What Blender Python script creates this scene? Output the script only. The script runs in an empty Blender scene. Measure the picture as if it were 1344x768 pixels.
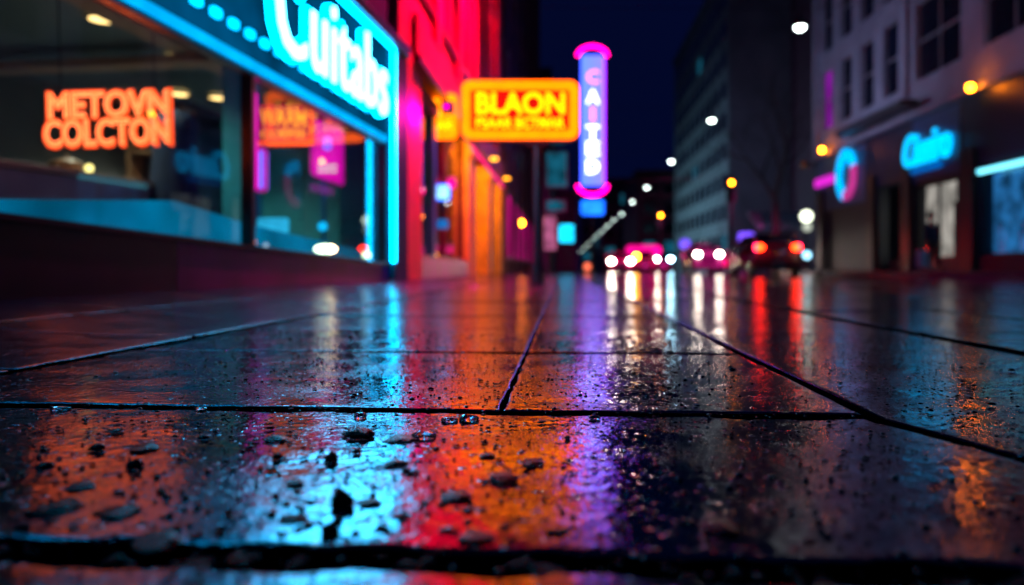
import bpy, bmesh, math, random
from mathutils import Vector, Matrix, noise
random.seed(7)
PI = math.pi
sc = bpy.context.scene
COL = sc.collection
F = 970.0; HZ = 352.0; CH = 0.20           # focal length in photo pixels, horizon row, camera height
ANG = math.atan(68/970)                    # the street runs this far to the right of the view axis

def P(px, py, Y):                          # where a thing seen at that pixel stands when it is Y metres away
    return Vector(((px-672)/F*Y, Y, CH+(HZ-py)/F*Y))
def S(s, t, z=0):                          # street coordinates -> world
    return Vector((s*math.cos(ANG)+t*math.sin(ANG), -s*math.sin(ANG)+t*math.cos(ANG), z))
def toS(v):
    return v.x*math.cos(ANG)-v.y*math.sin(ANG), v.x*math.sin(ANG)+v.y*math.cos(ANG)

# ------------------------------------------------------------------ materials
def nt(name):
    m = bpy.data.materials.new(name); m.use_nodes = True
    t = m.node_tree; b = t.nodes['Principled BSDF']
    return m, t, b
def mat(name, col, rough=.5, metal=0., spec=.5, var=.25, scale=6., bump=0., bscale=60., coat=0.):
    m, t, b = nt(name)
    N = t.nodes.new; L = t.links.new
    tc = N('ShaderNodeTexCoord'); n = N('ShaderNodeTexNoise'); n.inputs['Scale'].default_value = scale
    n.inputs['Detail'].default_value = 5
    L(tc.outputs['Object'], n.inputs['Vector'])
    r = N('ShaderNodeMapRange'); r.inputs['From Min'].default_value = .3; r.inputs['From Max'].default_value = .7
    r.inputs['To Min'].default_value = 1-var; r.inputs['To Max'].default_value = 1+var
    L(n.outputs['Fac'], r.inputs['Value'])
    mx = N('ShaderNodeVectorMath'); mx.operation = 'SCALE'; mx.inputs[0].default_value = col
    L(r.outputs['Result'], mx.inputs['Scale']); L(mx.outputs[0], b.inputs['Base Color'])
    b.inputs['Roughness'].default_value = rough; b.inputs['Metallic'].default_value = metal
    b.inputs['Specular IOR Level'].default_value = spec; b.inputs['Coat Weight'].default_value = coat
    r2 = N('ShaderNodeMapRange'); r2.inputs['To Min'].default_value = max(.02, rough*.75); r2.inputs['To Max'].default_value = min(1, rough*1.25)
    L(n.outputs['Fac'], r2.inputs['Value']); L(r2.outputs['Result'], b.inputs['Roughness'])
    if bump:
        n2 = N('ShaderNodeTexNoise'); n2.inputs['Scale'].default_value = bscale; n2.inputs['Detail'].default_value = 4
        L(tc.outputs['Object'], n2.inputs['Vector'])
        bp = N('ShaderNodeBump'); bp.inputs['Distance'].default_value = bump; L(n2.outputs['Fac'], bp.inputs['Height'])
        L(bp.outputs['Normal'], b.inputs['Normal'])
    return m
def emit(name, rgb, var=0., scale=8.):
    m = bpy.data.materials.new(name); m.use_nodes = True; t = m.node_tree; t.nodes.clear()
    o = t.nodes.new('ShaderNodeOutputMaterial'); e = t.nodes.new('ShaderNodeEmission')
    mxv = max(rgb); e.inputs['Color'].default_value = (rgb[0]/mxv, rgb[1]/mxv, rgb[2]/mxv, 1)
    e.inputs['Strength'].default_value = mxv
    if var:
        tc = t.nodes.new('ShaderNodeTexCoord'); n = t.nodes.new('ShaderNodeTexNoise'); n.inputs['Scale'].default_value = scale
        t.links.new(tc.outputs['Object'], n.inputs['Vector'])
        r = t.nodes.new('ShaderNodeMapRange'); r.inputs['From Min'].default_value = .3; r.inputs['From Max'].default_value = .7
        r.inputs['To Min'].default_value = mxv*(1-var); r.inputs['To Max'].default_value = mxv*(1+var)
        t.links.new(n.outputs['Fac'], r.inputs['Value']); t.links.new(r.outputs['Result'], e.inputs['Strength'])
    t.links.new(e.outputs[0], o.inputs[0])
    return m
def emit_grad(name, a, b, axis, lo, hi):
    m = emit(name, (1, 1, 1)); t = m.node_tree; e = [n for n in t.nodes if n.type == 'EMISSION'][0]
    tc = t.nodes.new('ShaderNodeTexCoord'); sx = t.nodes.new('ShaderNodeSeparateXYZ'); r = t.nodes.new('ShaderNodeMapRange')
    r.inputs['From Min'].default_value = lo; r.inputs['From Max'].default_value = hi
    t.links.new(tc.outputs['Object'], sx.inputs[0]); t.links.new(sx.outputs[axis], r.inputs['Value'])
    mx = t.nodes.new('ShaderNodeMix'); mx.data_type = 'VECTOR'
    mx.inputs['A'].default_value = a; mx.inputs['B'].default_value = b
    t.links.new(r.outputs['Result'], mx.inputs['Factor'])
    t.links.new(mx.outputs['Result'], e.inputs['Color']); e.inputs['Strength'].default_value = 1
    return m
def glass(name, tint=(.8, .9, .95), k=1.8, rough=.01):
    m = bpy.data.materials.new(name); m.use_nodes = True; t = m.node_tree; t.nodes.clear()
    N = t.nodes.new; L = t.links.new
    o = N('ShaderNodeOutputMaterial'); mx = N('ShaderNodeMixShader'); tr = N('ShaderNodeBsdfTransparent'); g = N('ShaderNodeBsdfGlossy')
    tr.inputs['Color'].default_value = (*tint, 1); g.inputs['Roughness'].default_value = rough
    tc = N('ShaderNodeTexCoord'); n = N('ShaderNodeTexNoise'); n.inputs['Scale'].default_value = 3.
    L(tc.outputs['Object'], n.inputs['Vector'])
    r = N('ShaderNodeMapRange'); r.inputs['To Min'].default_value = rough*.5; r.inputs['To Max'].default_value = rough*2
    L(n.outputs['Fac'], r.inputs['Value']); L(r.outputs['Result'], g.inputs['Roughness'])
    fr = N('ShaderNodeLayerWeight'); fr.inputs['Blend'].default_value = .5
    pw = N('ShaderNodeMath'); pw.operation = 'POWER'; pw.inputs[1].default_value = 5; L(fr.outputs['Facing'], pw.inputs[0])
    ml = N('ShaderNodeMath'); ml.operation = 'MULTIPLY_ADD'; ml.inputs[1].default_value = k*.96; ml.inputs[2].default_value = .04*k; ml.use_clamp = True
    L(pw.outputs[0], ml.inputs[0]); L(ml.outputs[0], mx.inputs[0]); L(tr.outputs[0], mx.inputs[1]); L(g.outputs[0], mx.inputs[2]); L(mx.outputs[0], o.inputs[0])
    return m

def wet_slab(name, base, fine=.0005, ior=2.8, ra=.018, rb=.05):
    """wet dark stone: water film with ripples, pits that stay matt, grains"""
    m, t, b = nt(name); N = t.nodes.new; L = t.links.new
    tc = N('ShaderNodeTexCoord')
    def nz(scale, det=3, rough=.5, vec=None, dist=0):
        n = N('ShaderNodeTexNoise'); n.inputs['Scale'].default_value = scale; n.inputs['Detail'].default_value = det
        n.inputs['Roughness'].default_value = rough; n.inputs['Distortion'].default_value = dist
        L(vec or tc.outputs['Object'], n.inputs['Vector']); return n.outputs['Fac']
    def mr(v, a, bb, c, d, smooth=False):
        r = N('ShaderNodeMapRange'); r.inputs['From Min'].default_value = a; r.inputs['From Max'].default_value = bb
        r.inputs['To Min'].default_value = c; r.inputs['To Max'].default_value = d
        if smooth: r.interpolation_type = 'SMOOTHSTEP'
        L(v, r.inputs['Value']); return r.outputs['Result']
    def mth(op, a, c):
        q = N('ShaderNodeMath'); q.operation = op
        for i, v in enumerate((a, c)):
            if isinstance(v, (int, float)): q.inputs[i].default_value = v
            else: L(v, q.inputs[i])
        return q.outputs[0]
    mot = nz(9, 5); fine_n = nz(230, 2, .5, dist=.6); med = nz(62, 2, .5); big = nz(11, 2)
    grain = nz(900, 2)
    # colour
    mx = N('ShaderNodeVectorMath'); mx.operation = 'SCALE'; mx.inputs[0].default_value = base
    L(mr(mot, .3, .7, .6, 1.4), mx.inputs['Scale']); L(mx.outputs[0], b.inputs['Base Color'])
    # pits (voronoi) - little hollows and grains that break the film
    pv = N('ShaderNodeTexVoronoi'); pv.inputs['Scale'].default_value = 70; L(tc.outputs['Object'], pv.inputs['Vector'])
    pit_sel = mr(nz(30, 3), .46, .58, 0, 1)
    pit = mth('MULTIPLY', mr(pv.outputs['Distance'], .12, .36, 1, 0, True), pit_sel)
    # calm patches, where water stands, versus rippled ones
    calm = mr(nz(5.5, 2), .42, .60, .35, 1.0, True)
    h = mth('ADD', mth('MULTIPLY', mth('MULTIPLY', fine_n, fine), calm), mth('MULTIPLY', med, fine*1.6))
    h = mth('ADD', h, mth('MULTIPLY', big, .0013))
    h = mth('ADD', h, mth('MULTIPLY', pit, .0017))
    h = mth('ADD', h, mth('MULTIPLY', grain, .000012))
    bp = N('ShaderNodeBump'); bp.inputs['Strength'].default_value = 1; bp.inputs['Distance'].default_value = 1
    L(h, bp.inputs['Height']); L(bp.outputs['Normal'], b.inputs['Normal'])
    rr = mth('ADD', mr(mot, .35, .7, ra, rb), mth('MULTIPLY', pit, .08))
    L(rr, b.inputs['Roughness'])
    b.inputs['IOR'].default_value = ior; b.inputs['Specular Tint'].default_value = (.95, .76, 1, 1)
    return m

M = {}
M['slab'] = wet_slab('wet_paving', (.003, .010, .024))
M['slab_rough'] = wet_slab('worn_wet_paving', (.002, .018, .042), fine=.0006, ior=2.6, ra=.12, rb=.22)
M['slab_far'] = wet_slab('wet_paving_mid', (.004, .008, .024), fine=.0005, ior=2.8, ra=.12, rb=.20)
M['slab_side'] = wet_slab('wet_paving_right', (.003, .008, .020), fine=.0005, ior=2.0)
M['joint'] = mat('joint_dirt', (.0014, .0014, .002), .9, spec=0, var=.4, scale=40, bump=.003, bscale=120)
M['road'] = wet_slab('wet_asphalt', (.010, .012, .016), fine=.0009, ior=1.8)
M['stone_chip'] = mat('wet_stone_chip', (.003, .003, .005), .14, var=.5, scale=300, bump=.0008, bscale=500, spec=.28)
M['water'] = mat('clear_water', (.85, .95, 1), .0, var=.02)
M['water'].node_tree.nodes['Principled BSDF'].inputs['Transmission Weight'].default_value = 1
M['water'].node_tree.nodes['Principled BSDF'].inputs['IOR'].default_value = 1.33
M['bead'] = mat('water_bead', (.006, .008, .012), .02, var=.1, spec=.8)
M['black'] = mat('black_metal', (.012, .013, .017), .35, var=.3)
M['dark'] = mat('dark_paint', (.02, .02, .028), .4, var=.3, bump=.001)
M['plinth'] = mat('plinth_lit_magenta', (.26, .001, .36), .35, var=.3, scale=3, bump=.0008, bscale=25)  # magenta light on the plinth is put into the paint
M['tealdark'] = mat('teal_panel', (.004, .11, .15), .55, spec=.2, var=.25, scale=3)
M['backlit'] = emit('backlit_sign_panel', (.0, .05, .13), .5, 1.5)
M['tealpaint'] = mat('teal_paint', (.03, .34, .44), .35, var=.2, scale=2)
M['redwall'] = mat('red_render', (.55, .03, .07), .55, var=.25, scale=2.5, bump=.004, bscale=12)
M['redtrim'] = mat('red_trim', (.10, .012, .03), .4, var=.25)
M['orange_stone'] = mat('ochre_column', (.55, .30, .10), .5, var=.25, scale=3, bump=.004, bscale=14)
M['maroon'] = mat('maroon_brick', (.085, .03, .06), .7, var=.35, scale=2, bump=.01, bscale=8)
M['navywall'] = mat('navy_cladding', (.004, .014, .05), .45, var=.3, scale=2)
M['stonewall'] = mat('pale_stone', (.27, .28, .36), .7, var=.18, scale=1.2, bump=.006, bscale=10)
M['greywall'] = mat('grey_concrete', (.20, .23, .26), .8, var=.25, scale=.3)
M['frame'] = mat('window_frame', (.25, .24, .28), .5, var=.15)
M['pane'] = mat('dark_window_glass', (.01, .014, .03), .05, spec=.8, var=.2)
M['bark'] = mat('bark', (.03, .022, .028), .8, var=.35, scale=8, bump=.01, bscale=20)
M['interior'] = mat('shop_interior', (.15, .15, .15), .7, var=.2, scale=1.5)
M['ceil'] = mat('shop_ceiling', (.09, .14, .16), .6, var=.15, scale=1)
M['beam'] = mat('ceiling_beam', (.36, .22, .15), .6, var=.15, scale=1.5)
M['counter'] = mat('counter_front', (.20, .21, .23), .45, var=.2, scale=3)
M['wood'] = mat('warm_wood', (.30, .15, .08), .4, var=.35, scale=5)
M['garment'] = mat('navy_cloth', (.01, .03, .09), .85, var=.3, scale=20)
M['skin'] = mat('skin', (.45, .27, .2), .5, var=.08)
M['whitebag'] = mat('pale_bag', (.42, .62, .8), .6, var=.12)
M['hair'] = mat('hair', (.02, .015, .012), .5)
M['rubber'] = mat('tyre_rubber', (.012, .012, .012), .7)
M['chrome'] = mat('bright_metal', (.6, .6, .62), .2, metal=1, var=.1)
M['carred'] = mat('magenta_car_paint', (.75, .015, .25), .18, var=.08, coat=1)
M['cardark'] = mat('dark_red_car_paint', (.30, .012, .04), .2, var=.08, coat=1)
M['carblack'] = mat('charcoal_car_paint', (.03, .025, .035), .2, var=.08, coat=1)
M['carwhite'] = mat('silver_car_paint', (.20, .17, .2), .25, metal=.3, var=.08, coat=1)
M['carglass'] = mat('car_glass', (.01, .012, .02), .04, spec=.8, var=.1)
M['glass'] = glass('shop_glass', (.62, .84, .92), k=.9)
M['glass2'] = glass('facade_glass', (.85, .85, .92), k=.8, rough=.02)
# lit things
M['n_orange'] = emit('neon_orange', (4, .17, .025), .12, 30)
M['n_orange_in'] = emit('neon_orange_core', (9, .8, .2), .1, 30)
M['n_cyan'] = emit('neon_cyan', (0.0, 5.0, 10), .1, 6)
M['n_cyan_soft'] = emit('neon_cyan_soft', (0.0, .44, 1.05), .2, 3)
M['n_dash'] = emit('dash_cyan', (0.0, 1.4, 3.2), .2, 3)
M['n_cyan_txt'] = emit('sign_letter_cyan', (0.0, 5.0, 9.5), .06, 6)
M['n_cyan_core'] = emit('sign_letter_core', (1.2, 10, 16), .06, 6)
M['n_yring'] = emit('sign_frame_amber', (4.5, .40, .002), .12, 4)
M['n_ytext'] = emit('sign_text_yellow', (3.5, 1.1, .003), .08, 10)
M['n_redpan'] = emit('sign_panel_red', (.75, .006, .003), .2, 6)
M['n_pink'] = emit('neon_pink', (3, .001, .8), .15, 5)
M['n_pinkpan'] = emit('pink_panel', (1.1, .003, .32), .25, 5)
M['n_magcap'] = emit('magenta_cap', (7, .003, 1.8), .1, 4)
M['n_blade'] = emit_grad('blade_face', (.16, .32, 3.6), (.28, .26, 3.8), 0, -.35, .35)
M['n_bladetxt'] = emit('blade_letter_white', (3.2, 3.4, 4.2))
M['n_bladepink'] = emit('blade_letter_pink', (2.2, .42, .75))
M['n_blue'] = emit('blue_sign', (.02, .32, 2.6), .3, 4)
M['n_bluewhite'] = emit('pale_blue_light', (.5, 1.2, 2.2), .3, 6)
M['n_cy2'] = emit('cyan_box', (.01, 1.0, 1.7), .3, 4)
M['lampwhite'] = emit('lamp_white', (13, 16, 15))
M['lampfar'] = emit('lamp_far', (10, 13, 12.5))
M['amber'] = emit('lamp_amber', (38, 9, .2))
M['down'] = emit('downlight_warm', (7, 2.6, .75))
M['headl'] = emit('headlight', (42, 37, 30))
M['headb'] = emit('headlight_blue', (18, 36, 46))
M['tail'] = emit('taillight', (28, .5, .06))
M['taildim'] = emit('taillight_rim', (10, .01, 2.2))
M['lit_pale'] = emit('lit_shop_pale', (.36, .34, .26), .6, 1.8)
M['lit_blue'] = emit('lit_poster_blue', (.015, .13, .30), .8, 2.2)
M['lit_teal'] = emit('lit_window_teal', (.004, .06, .10), .7, 1.2)
M['lit_purple'] = emit('lit_window_violet', (.14, .004, .20), .5, 1)
M['lit_poster'] = emit('poster_pink_white', (.30, .07, .16), .8, 2.5)
M['ringc'] = emit('ring_cyan', (.0, .55, 1.3), .15, 2)
M['ringm'] = emit('ring_magenta', (.45, .03, .22), .15, 2)
M['signc'] = emit('script_cyan', (.0, .70, 1.5), .12, 3)
M['signb'] = emit('script_underline', (.0, .10, .42))

# ------------------------------------------------------------------ object helpers
def obj(name, bm, m, parent=None, smooth=False):
    me = bm if isinstance(bm, bpy.types.Mesh) else None
    if me is None:
        bmesh.ops.recalc_face_normals(bm, faces=bm.faces)
        me = bpy.data.meshes.new(name); bm.to_mesh(me); bm.free()
    if m is not None:
        if len(me.materials): me.materials.clear()
        me.materials.append(M[m] if isinstance(m, str) else m)
    if smooth:
        for p in me.polygons: p.use_smooth = True
    o = bpy.data.objects.new(name, me); COL.objects.link(o)
    if parent: o.parent = parent
    return o
def tag(o, label, cat, group=None):
    o['label'] = label; o['category'] = cat
    if group: o['group'] = group
    return o
def thing(name, label, cat, loc=(0, 0, 0), rz=0., group=None):
    o = bpy.data.objects.new(name, None); COL.objects.link(o); o.empty_display_size = .2
    o.location = loc; o.rotation_euler = (0, 0, rz)
    return tag(o, label, cat, group)
def struct(o): o['kind'] = 'structure'; return o
def copy_tree(o, parent=None):
    c = o.copy(); COL.objects.link(c); c.parent = parent
    for ch in list(o.children): copy_tree(ch, c)
    return c
def BM(): return bmesh.new()
def box(bm, x0, x1, y0, y1, z0, z1, bev=0.):
    vs = [bm.verts.new((x, y, z)) for x in (x0, x1) for y in (y0, y1) for z in (z0, z1)]
    fs = [(0, 1, 3, 2), (4, 6, 7, 5), (0, 4, 5, 1), (2, 3, 7, 6), (0, 2, 6, 4), (1, 5, 7, 3)]
    ff = [bm.faces.new([vs[i] for i in f]) for f in fs]
    if bev:
        es = {e for f in ff for e in f.edges}
        bmesh.ops.bevel(bm, geom=list(es), offset=bev, segments=2, affect='EDGES', profile=.5)
    return bm
def bx(name, d, m, parent=None, bev=0., smooth=False):
    return obj(name, box(BM(), *d, bev=bev), m, parent, smooth)
def cone(bm, a, b, r0, r1, n=12, cap=True):
    a = Vector(a); b = Vector(b); d = (b-a)
    q = d.to_track_quat('Z', 'Y'); A = []; B = []
    for i in range(n):
        v = Vector((math.cos(2*PI*i/n), math.sin(2*PI*i/n), 0))
        A.append(bm.verts.new(a+q@(v*r0))); B.append(bm.verts.new(b+q@(v*r1)))
    for i in range(n):
        bm.faces.new((A[i], A[(i+1) % n], B[(i+1) % n], B[i]))
    if cap: bm.faces.new(A[::-1]); bm.faces.new(B)
    return bm
def tube(bm, pts, r, n=8, closed=False):
    pts = [Vector(p) for p in pts]; rings = []; N_ = len(pts); up = None
    for i, p in enumerate(pts):
        if closed: d = pts[(i+1) % N_]-pts[i-1]
        else: d = pts[min(i+1, N_-1)]-pts[max(i-1, 0)]
        d.normalize()
        if up is None: up = Vector((0, 0, 1)) if abs(d.z) < .9 else Vector((0, 1, 0))
        s = d.cross(up).normalized(); up = s.cross(d).normalized()
        rr = r[i] if isinstance(r, (list, tuple)) else r
        rings.append([bm.verts.new(p+(s*math.cos(2*PI*k/n)+up*math.sin(2*PI*k/n))*rr) for k in range(n)])
    for i in range(N_ if closed else N_-1):
        A = rings[i]; B = rings[(i+1) % N_]
        for k in range(n): bm.faces.new((A[k], A[(k+1) % n], B[(k+1) % n], B[k]))
    if not closed: bm.faces.new(rings[0][::-1]); bm.faces.new(rings[-1])
    return bm
def ball(bm, c, r, sx=1, sy=1, sz=1, seg=16, rings=10):
    mt = Matrix.Translation(Vector(c)) @ Matrix.Diagonal((r*sx, r*sy, r*sz, 1))
    bmesh.ops.create_uvsphere(bm, u_segments=seg, v_segments=rings, radius=1, matrix=mt); return bm
def disc(bm, c, r, d, n=24, th=.02):            # short drum, axis d
    c = Vector(c); d = Vector(d).normalized(); return cone(bm, c-d*th/2, c+d*th/2, r, r, n)
def rrect(w, h, r, n=8):
    pts = []
    for cx, cz, a0 in ((w/2-r, h/2-r, 0), (-w/2+r, h/2-r, 90), (-w/2+r, -h/2+r, 180), (w/2-r, -h/2+r, 270)):
        for k in range(n+1):
            a = math.radians(a0+90*k/n); pts.append((cx+r*math.cos(a), cz+r*math.sin(a)))
    return pts
def plate(bm, pts, y0, y1, cx=0, cz=0):         # outline in x,z given thickness in y
    A = [bm.verts.new((x+cx, y0, z+cz)) for x, z in pts]; B = [bm.verts.new((x+cx, y1, z+cz)) for x, z in pts]
    bm.faces.new(A); bm.faces.new(B[::-1]); n = len(pts)
    for i in range(n): bm.faces.new((A[i], B[i], B[(i+1) % n], A[(i+1) % n]))
    return bm
def ring(bm, out, inn, y0, y1):
    n = len(out); V = [[bm.verts.new((x, y, z)) for x, z in p] for p in (out, inn) for y in (y0, y1)]
    o0, o1, i0, i1 = V
    for i in range(n):
        j = (i+1) % n
        for a, b in ((o0, i0), (i1, o1), (o1, o0), (i0, i1)): bm.faces.new((a[i], a[j], b[j], b[i]))
    return bm
def text_mesh(body, w, h, offset=0., bevel=0., extrude=0., outline=False, res=2, spacing=1., shear=0.):
    """lettering as a mesh in the x,z plane, bounding box w x h centred on the origin, facing -y"""
    cu = bpy.data.curves.new('t', 'FONT'); cu.body = body; cu.size = 1; cu.offset = offset
    cu.bevel_depth = bevel; cu.bevel_resolution = 2; cu.extrude = extrude; cu.resolution_u = res
    cu.space_character = spacing; cu.shear = shear; cu.space_line = .82; cu.align_x = 'CENTER'
    cu.fill_mode = 'NONE' if outline else 'BOTH'
    o = bpy.data.objects.new('t', cu); COL.objects.link(o)
    bpy.context.view_layer.update()
    me = bpy.data.meshes.new_from_object(o.evaluated_get(bpy.context.evaluated_depsgraph_get()))
    bpy.data.objects.remove(o); bpy.data.curves.remove(cu)
    xs = [v.co.x for v in me.vertices]; ys = [v.co.y for v in me.vertices]
    cx, cy = (min(xs)+max(xs))/2, (min(ys)+max(ys))/2; kx = w/(max(xs)-min(xs)); ky = h/(max(ys)-min(ys))
    for v in me.vertices:
        x, y, z = v.co; v.co = ((x-cx)*kx, -z*(kx+ky)/2, (y-cy)*ky)
    return me

# ------------------------------------------------------------------ camera, world
cam = bpy.data.cameras.new('camera'); co = bpy.data.objects.new('camera', cam); COL.objects.link(co)
co.location = (0, 0, CH); co.rotation_euler = (PI/2, 0, 0)
cam.sensor_width = 36; cam.lens = 36*F/1344; cam.shift_y = -(384-HZ)/1344
cam.clip_start = .02; cam.clip_end = 3000
cam.dof.use_dof = True; cam.dof.focus_distance = 1.10; cam.dof.aperture_fstop = 2.1
sc.camera = co
w = bpy.data.worlds.new('World'); sc.world = w; w.use_nodes = True
t = w.node_tree; t.nodes.clear()
wo = t.nodes.new('ShaderNodeOutputWorld'); b1 = t.nodes.new('ShaderNodeBackground'); b2 = t.nodes.new('ShaderNodeBackground')
sk = t.nodes.new('ShaderNodeTexSky'); sk.sky_type = 'NISHITA'; sk.sun_disc = False
sk.sun_elevation = math.radians(-5); sk.sun_rotation = math.radians(200)
b1.inputs['Strength'].default_value = .05; t.links.new(sk.outputs[0], b1.inputs['Color'])
b2.inputs['Color'].default_value = (.035, .11, 1, 1); b2.inputs['Strength'].default_value = .016
ad = t.nodes.new('ShaderNodeAddShader'); t.links.new(b1.outputs[0], ad.inputs[0]); t.links.new(b2.outputs[0], ad.inputs[1]); t.links.new(ad.outputs[0], wo.inputs[0])
vs = sc.view_settings; vs.view_transform = 'Standard'; vs.look = 'None'; vs.gamma = 1; vs.exposure = .35
sc.cycles.use_denoising = True; sc.cycles.max_bounces = 8; sc.cycles.glossy_bounces = 4; sc.cycles.transparent_max_bounces = 8
sc.cycles.sample_clamp_indirect = 6; sc.cycles.caustics_reflective = False; sc.cycles.caustics_refractive = False
sc.cycles.use_light_tree = True

# ------------------------------------------------------------------ GROUND
def sstep(a, b, x):
    x = max(0, min(1, (x-a)/(b-a))); return x*x*(3-2*x)
def rise(s, t):                                  # pavement climbs a little towards the shop wall
    return .055*sstep(-1.25, -2.3, s) if s < -1.25 else 0.
def slab(bm, q, step, seed, dz=0., mi=0, tilt=(0, 0), er=.005, rag=.003, kink=0., far=False):
    """q: four street corners (s,t) near-left, near-right, far-right, far-left"""
    rnd = random.Random(seed)
    (a, b, c, d) = [Vector(p) for p in q]
    L1 = ((b-a).length+(c-d).length)/2; L2 = ((d-a).length+(c-b).length)/2
    nu = max(2, int(L1/step)); nv = max(2, int(L2/step))
    # parameters concentrated near the edges so that the rounding is resolved
    def prm(n, L):
        e = [0, .15*er/L, .45*er/L, er/L, 1.8*er/L]
        mid = [e[-1]+(1-2*e[-1])*i/n for i in range(1, n)]
        return e+mid+[1-x for x in e[::-1]]
    U = prm(nu, L1); Vv = prm(nv, L2); grid = []
    for v in Vv:
        row = []
        for u in U:
            p = (a*(1-u)+b*u)*(1-v)+(d*(1-u)+c*u)*v
            if kink: p = p+Vector((kink*(1-u)*(1.03-max(.505, min(1.03, p.y))), 0))
            du = min(u, 1-u)*L1; dv = min(v, 1-v)*L2
            n1 = noise.noise(Vector((p.x*14, p.y*14, seed)))+.5*noise.noise(Vector((p.x*45, p.y*45, seed+9)))
            n2 = noise.noise(Vector((p.x*14, p.y*14, seed+50)))+.5*noise.noise(Vector((p.x*45, p.y*45, seed+59)))
            fu = max(0, 1-du/.04); fv = max(0, 1-dv/.04)
            x = p.x+rag*n1*fu; y = p.y+rag*n2*fv
            e = min(du, dv)
            # rounded worn arris
            k = max(0, 1-e/(er*(1.4+.8*n1)))
            z = -er*.75*(k**2.2)
            if e < 1e-9: z = -.05
            z += .0009*noise.noise(Vector((p.x*5, p.y*5, seed+3)))+.0005*noise.noise(Vector((p.x*17, p.y*17, 2.)))
            z += dz+tilt[0]*(u-.5)*L1+tilt[1]*(v-.5)*L2+rise(p.x, p.y)
            w_ = S(x, y, z); row.append(bm.verts.new(w_))
        grid.append(row)
    for j in range(len(grid)-1):
        for i in range(len(row)-1):
            f_ = bm.faces.new((grid[j][i], grid[j][i+1], grid[j+1][i+1], grid[j+1][i]))
            f_.material_index = mi
            if i < 2 or j < 2 or i >= len(row)-3 or j >= len(grid)-3: f_.material_index = 1
G = .0075                                          # half joint width
bm = BM()
rows = [-1.6, -.55, .505, 1.03, 1.76, 2.40, 3.08, 3.75]
while rows[-1] < 26: rows.append(rows[-1]+.67)
def edge_s(t):                                    # right edge of the main slabs slants outwards close to the camera
    return .41+(.16 if t < .6 else 0)
seed = 1
for i in range(len(rows)-1):
    t0, t1 = rows[i], rows[i+1]
    st = .011 if 0 < t0 < 2 else (.02 if t0 < 3.5 else .12)
    if t0 < -.6: st = .2
    s_c = [(-.088, -.088)]
    sL = (-1.05, -1.05); sM = (-.088, -.088); sR = (edge_s(t0), edge_s(t1))
    g = .013 if t0 < .4 else G
    gn = .017 if abs(t0-.505) < .01 else (.013 if abs(t0-1.76) < .01 else G)       # wide broken joint close to the camera
    gf = .017 if abs(t1-.505) < .01 else (.013 if abs(t1-1.76) < .01 else G)
    strips = [(sL, sM)] if False else []
    if t0 < .9:                                   # the nearest rows are single wide slabs
        strips = [((-1.25, -1.05), sR)]
    else: strips = [(sL, sM), (sM, sR)]
    for (l, r) in strips:
        rg = .016 if (gn > .016 or gf > .016) else .0035
        slab(bm, [(l[0]+.002, t0+gn), (r[0]-.002, t0+gn), (r[1]-.002, t1-gf), (l[1]+.002, t1-gf)], st, seed,
             dz=random.uniform(-.0015, .0015), tilt=(random.uniform(-.003, .003), random.uniform(-.004, .004)), rag=rg, mi=3 if t0 > 2 else 0)
        seed += 1
# left big slabs up to the shop wall (slightly proud of the others)
lr = [-1.6, .2, 1.35, 2.05, 2.85, 3.9]
while lr[-1] < 26: lr.append(lr[-1]+1.05)
for i in range(len(lr)-1):
    for k, (l, r) in enumerate(((-1.75, -1.05), (-2.9, -1.75))):
        slab(bm, [(l+G, lr[i]+G), (r-G*.6, lr[i]+G), (r-G*.6, lr[i+1]-G), (l+G, lr[i+1]-G)], .04 if lr[i] < 4 else .15, seed,
             mi=2, dz=.006 if k == 0 else .007, tilt=(random.uniform(-.002, .004), random.uniform(-.003, .003))); seed += 1
pav = struct(obj('pavement', bm, 'slab', smooth=True)); pav.data.materials.append(M['joint']); pav.data.materials.append(M['slab_rough']); pav.data.materials.append(M['slab_far'])
bm = BM()
for (l0, r0, l1, r1, ts, st) in (
        (.425, 1.07, .425, 1.07, [-1.6, 2.95, 4.7, 6.6, 8.7, 11, 14, 17, 20, 24, 28], .025),
        (1.10, 1.75, 1.10, 1.75, [-1.6, .6, 2.4, 3.6, 4.9, 6.4, 8, 10, 12, 15, 18, 22, 26, 30], .03),
        (1.78, 2.4, 1.78, 2.4, [-1.6, 1.2, 3.1, 5.0, 7, 9, 12, 15, 18, 22, 26, 30], .06)):
    for i in range(len(ts)-1):
        f = lambda a0, a1, t: a1 if (ts[-1] > 2 or t > 1.0) else a0
        a0, b0 = (l0, r0) if ts[i] < 1.0 else (l1, r1)
        a1, b1_ = (l0, r0) if ts[i+1] < 1.0 else (l1, r1)
        slab(bm, [(a0+G, ts[i]+G), (b0-G, ts[i]+G), (b1_-G, ts[i+1]-G), (a1+G, ts[i+1]-G)], st if ts[i] < 5 else .2, seed,
             dz=random.uniform(-.003, .002), tilt=(random.uniform(-.003, .003), random.uniform(-.0015, .0015)), kink=.305 if l0 < .5 and i == 0 else 0); seed += 1
k = struct(obj('kerb_paving', bm, 'slab_side', smooth=True)); k.data.materials.append(M['joint'])
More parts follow.
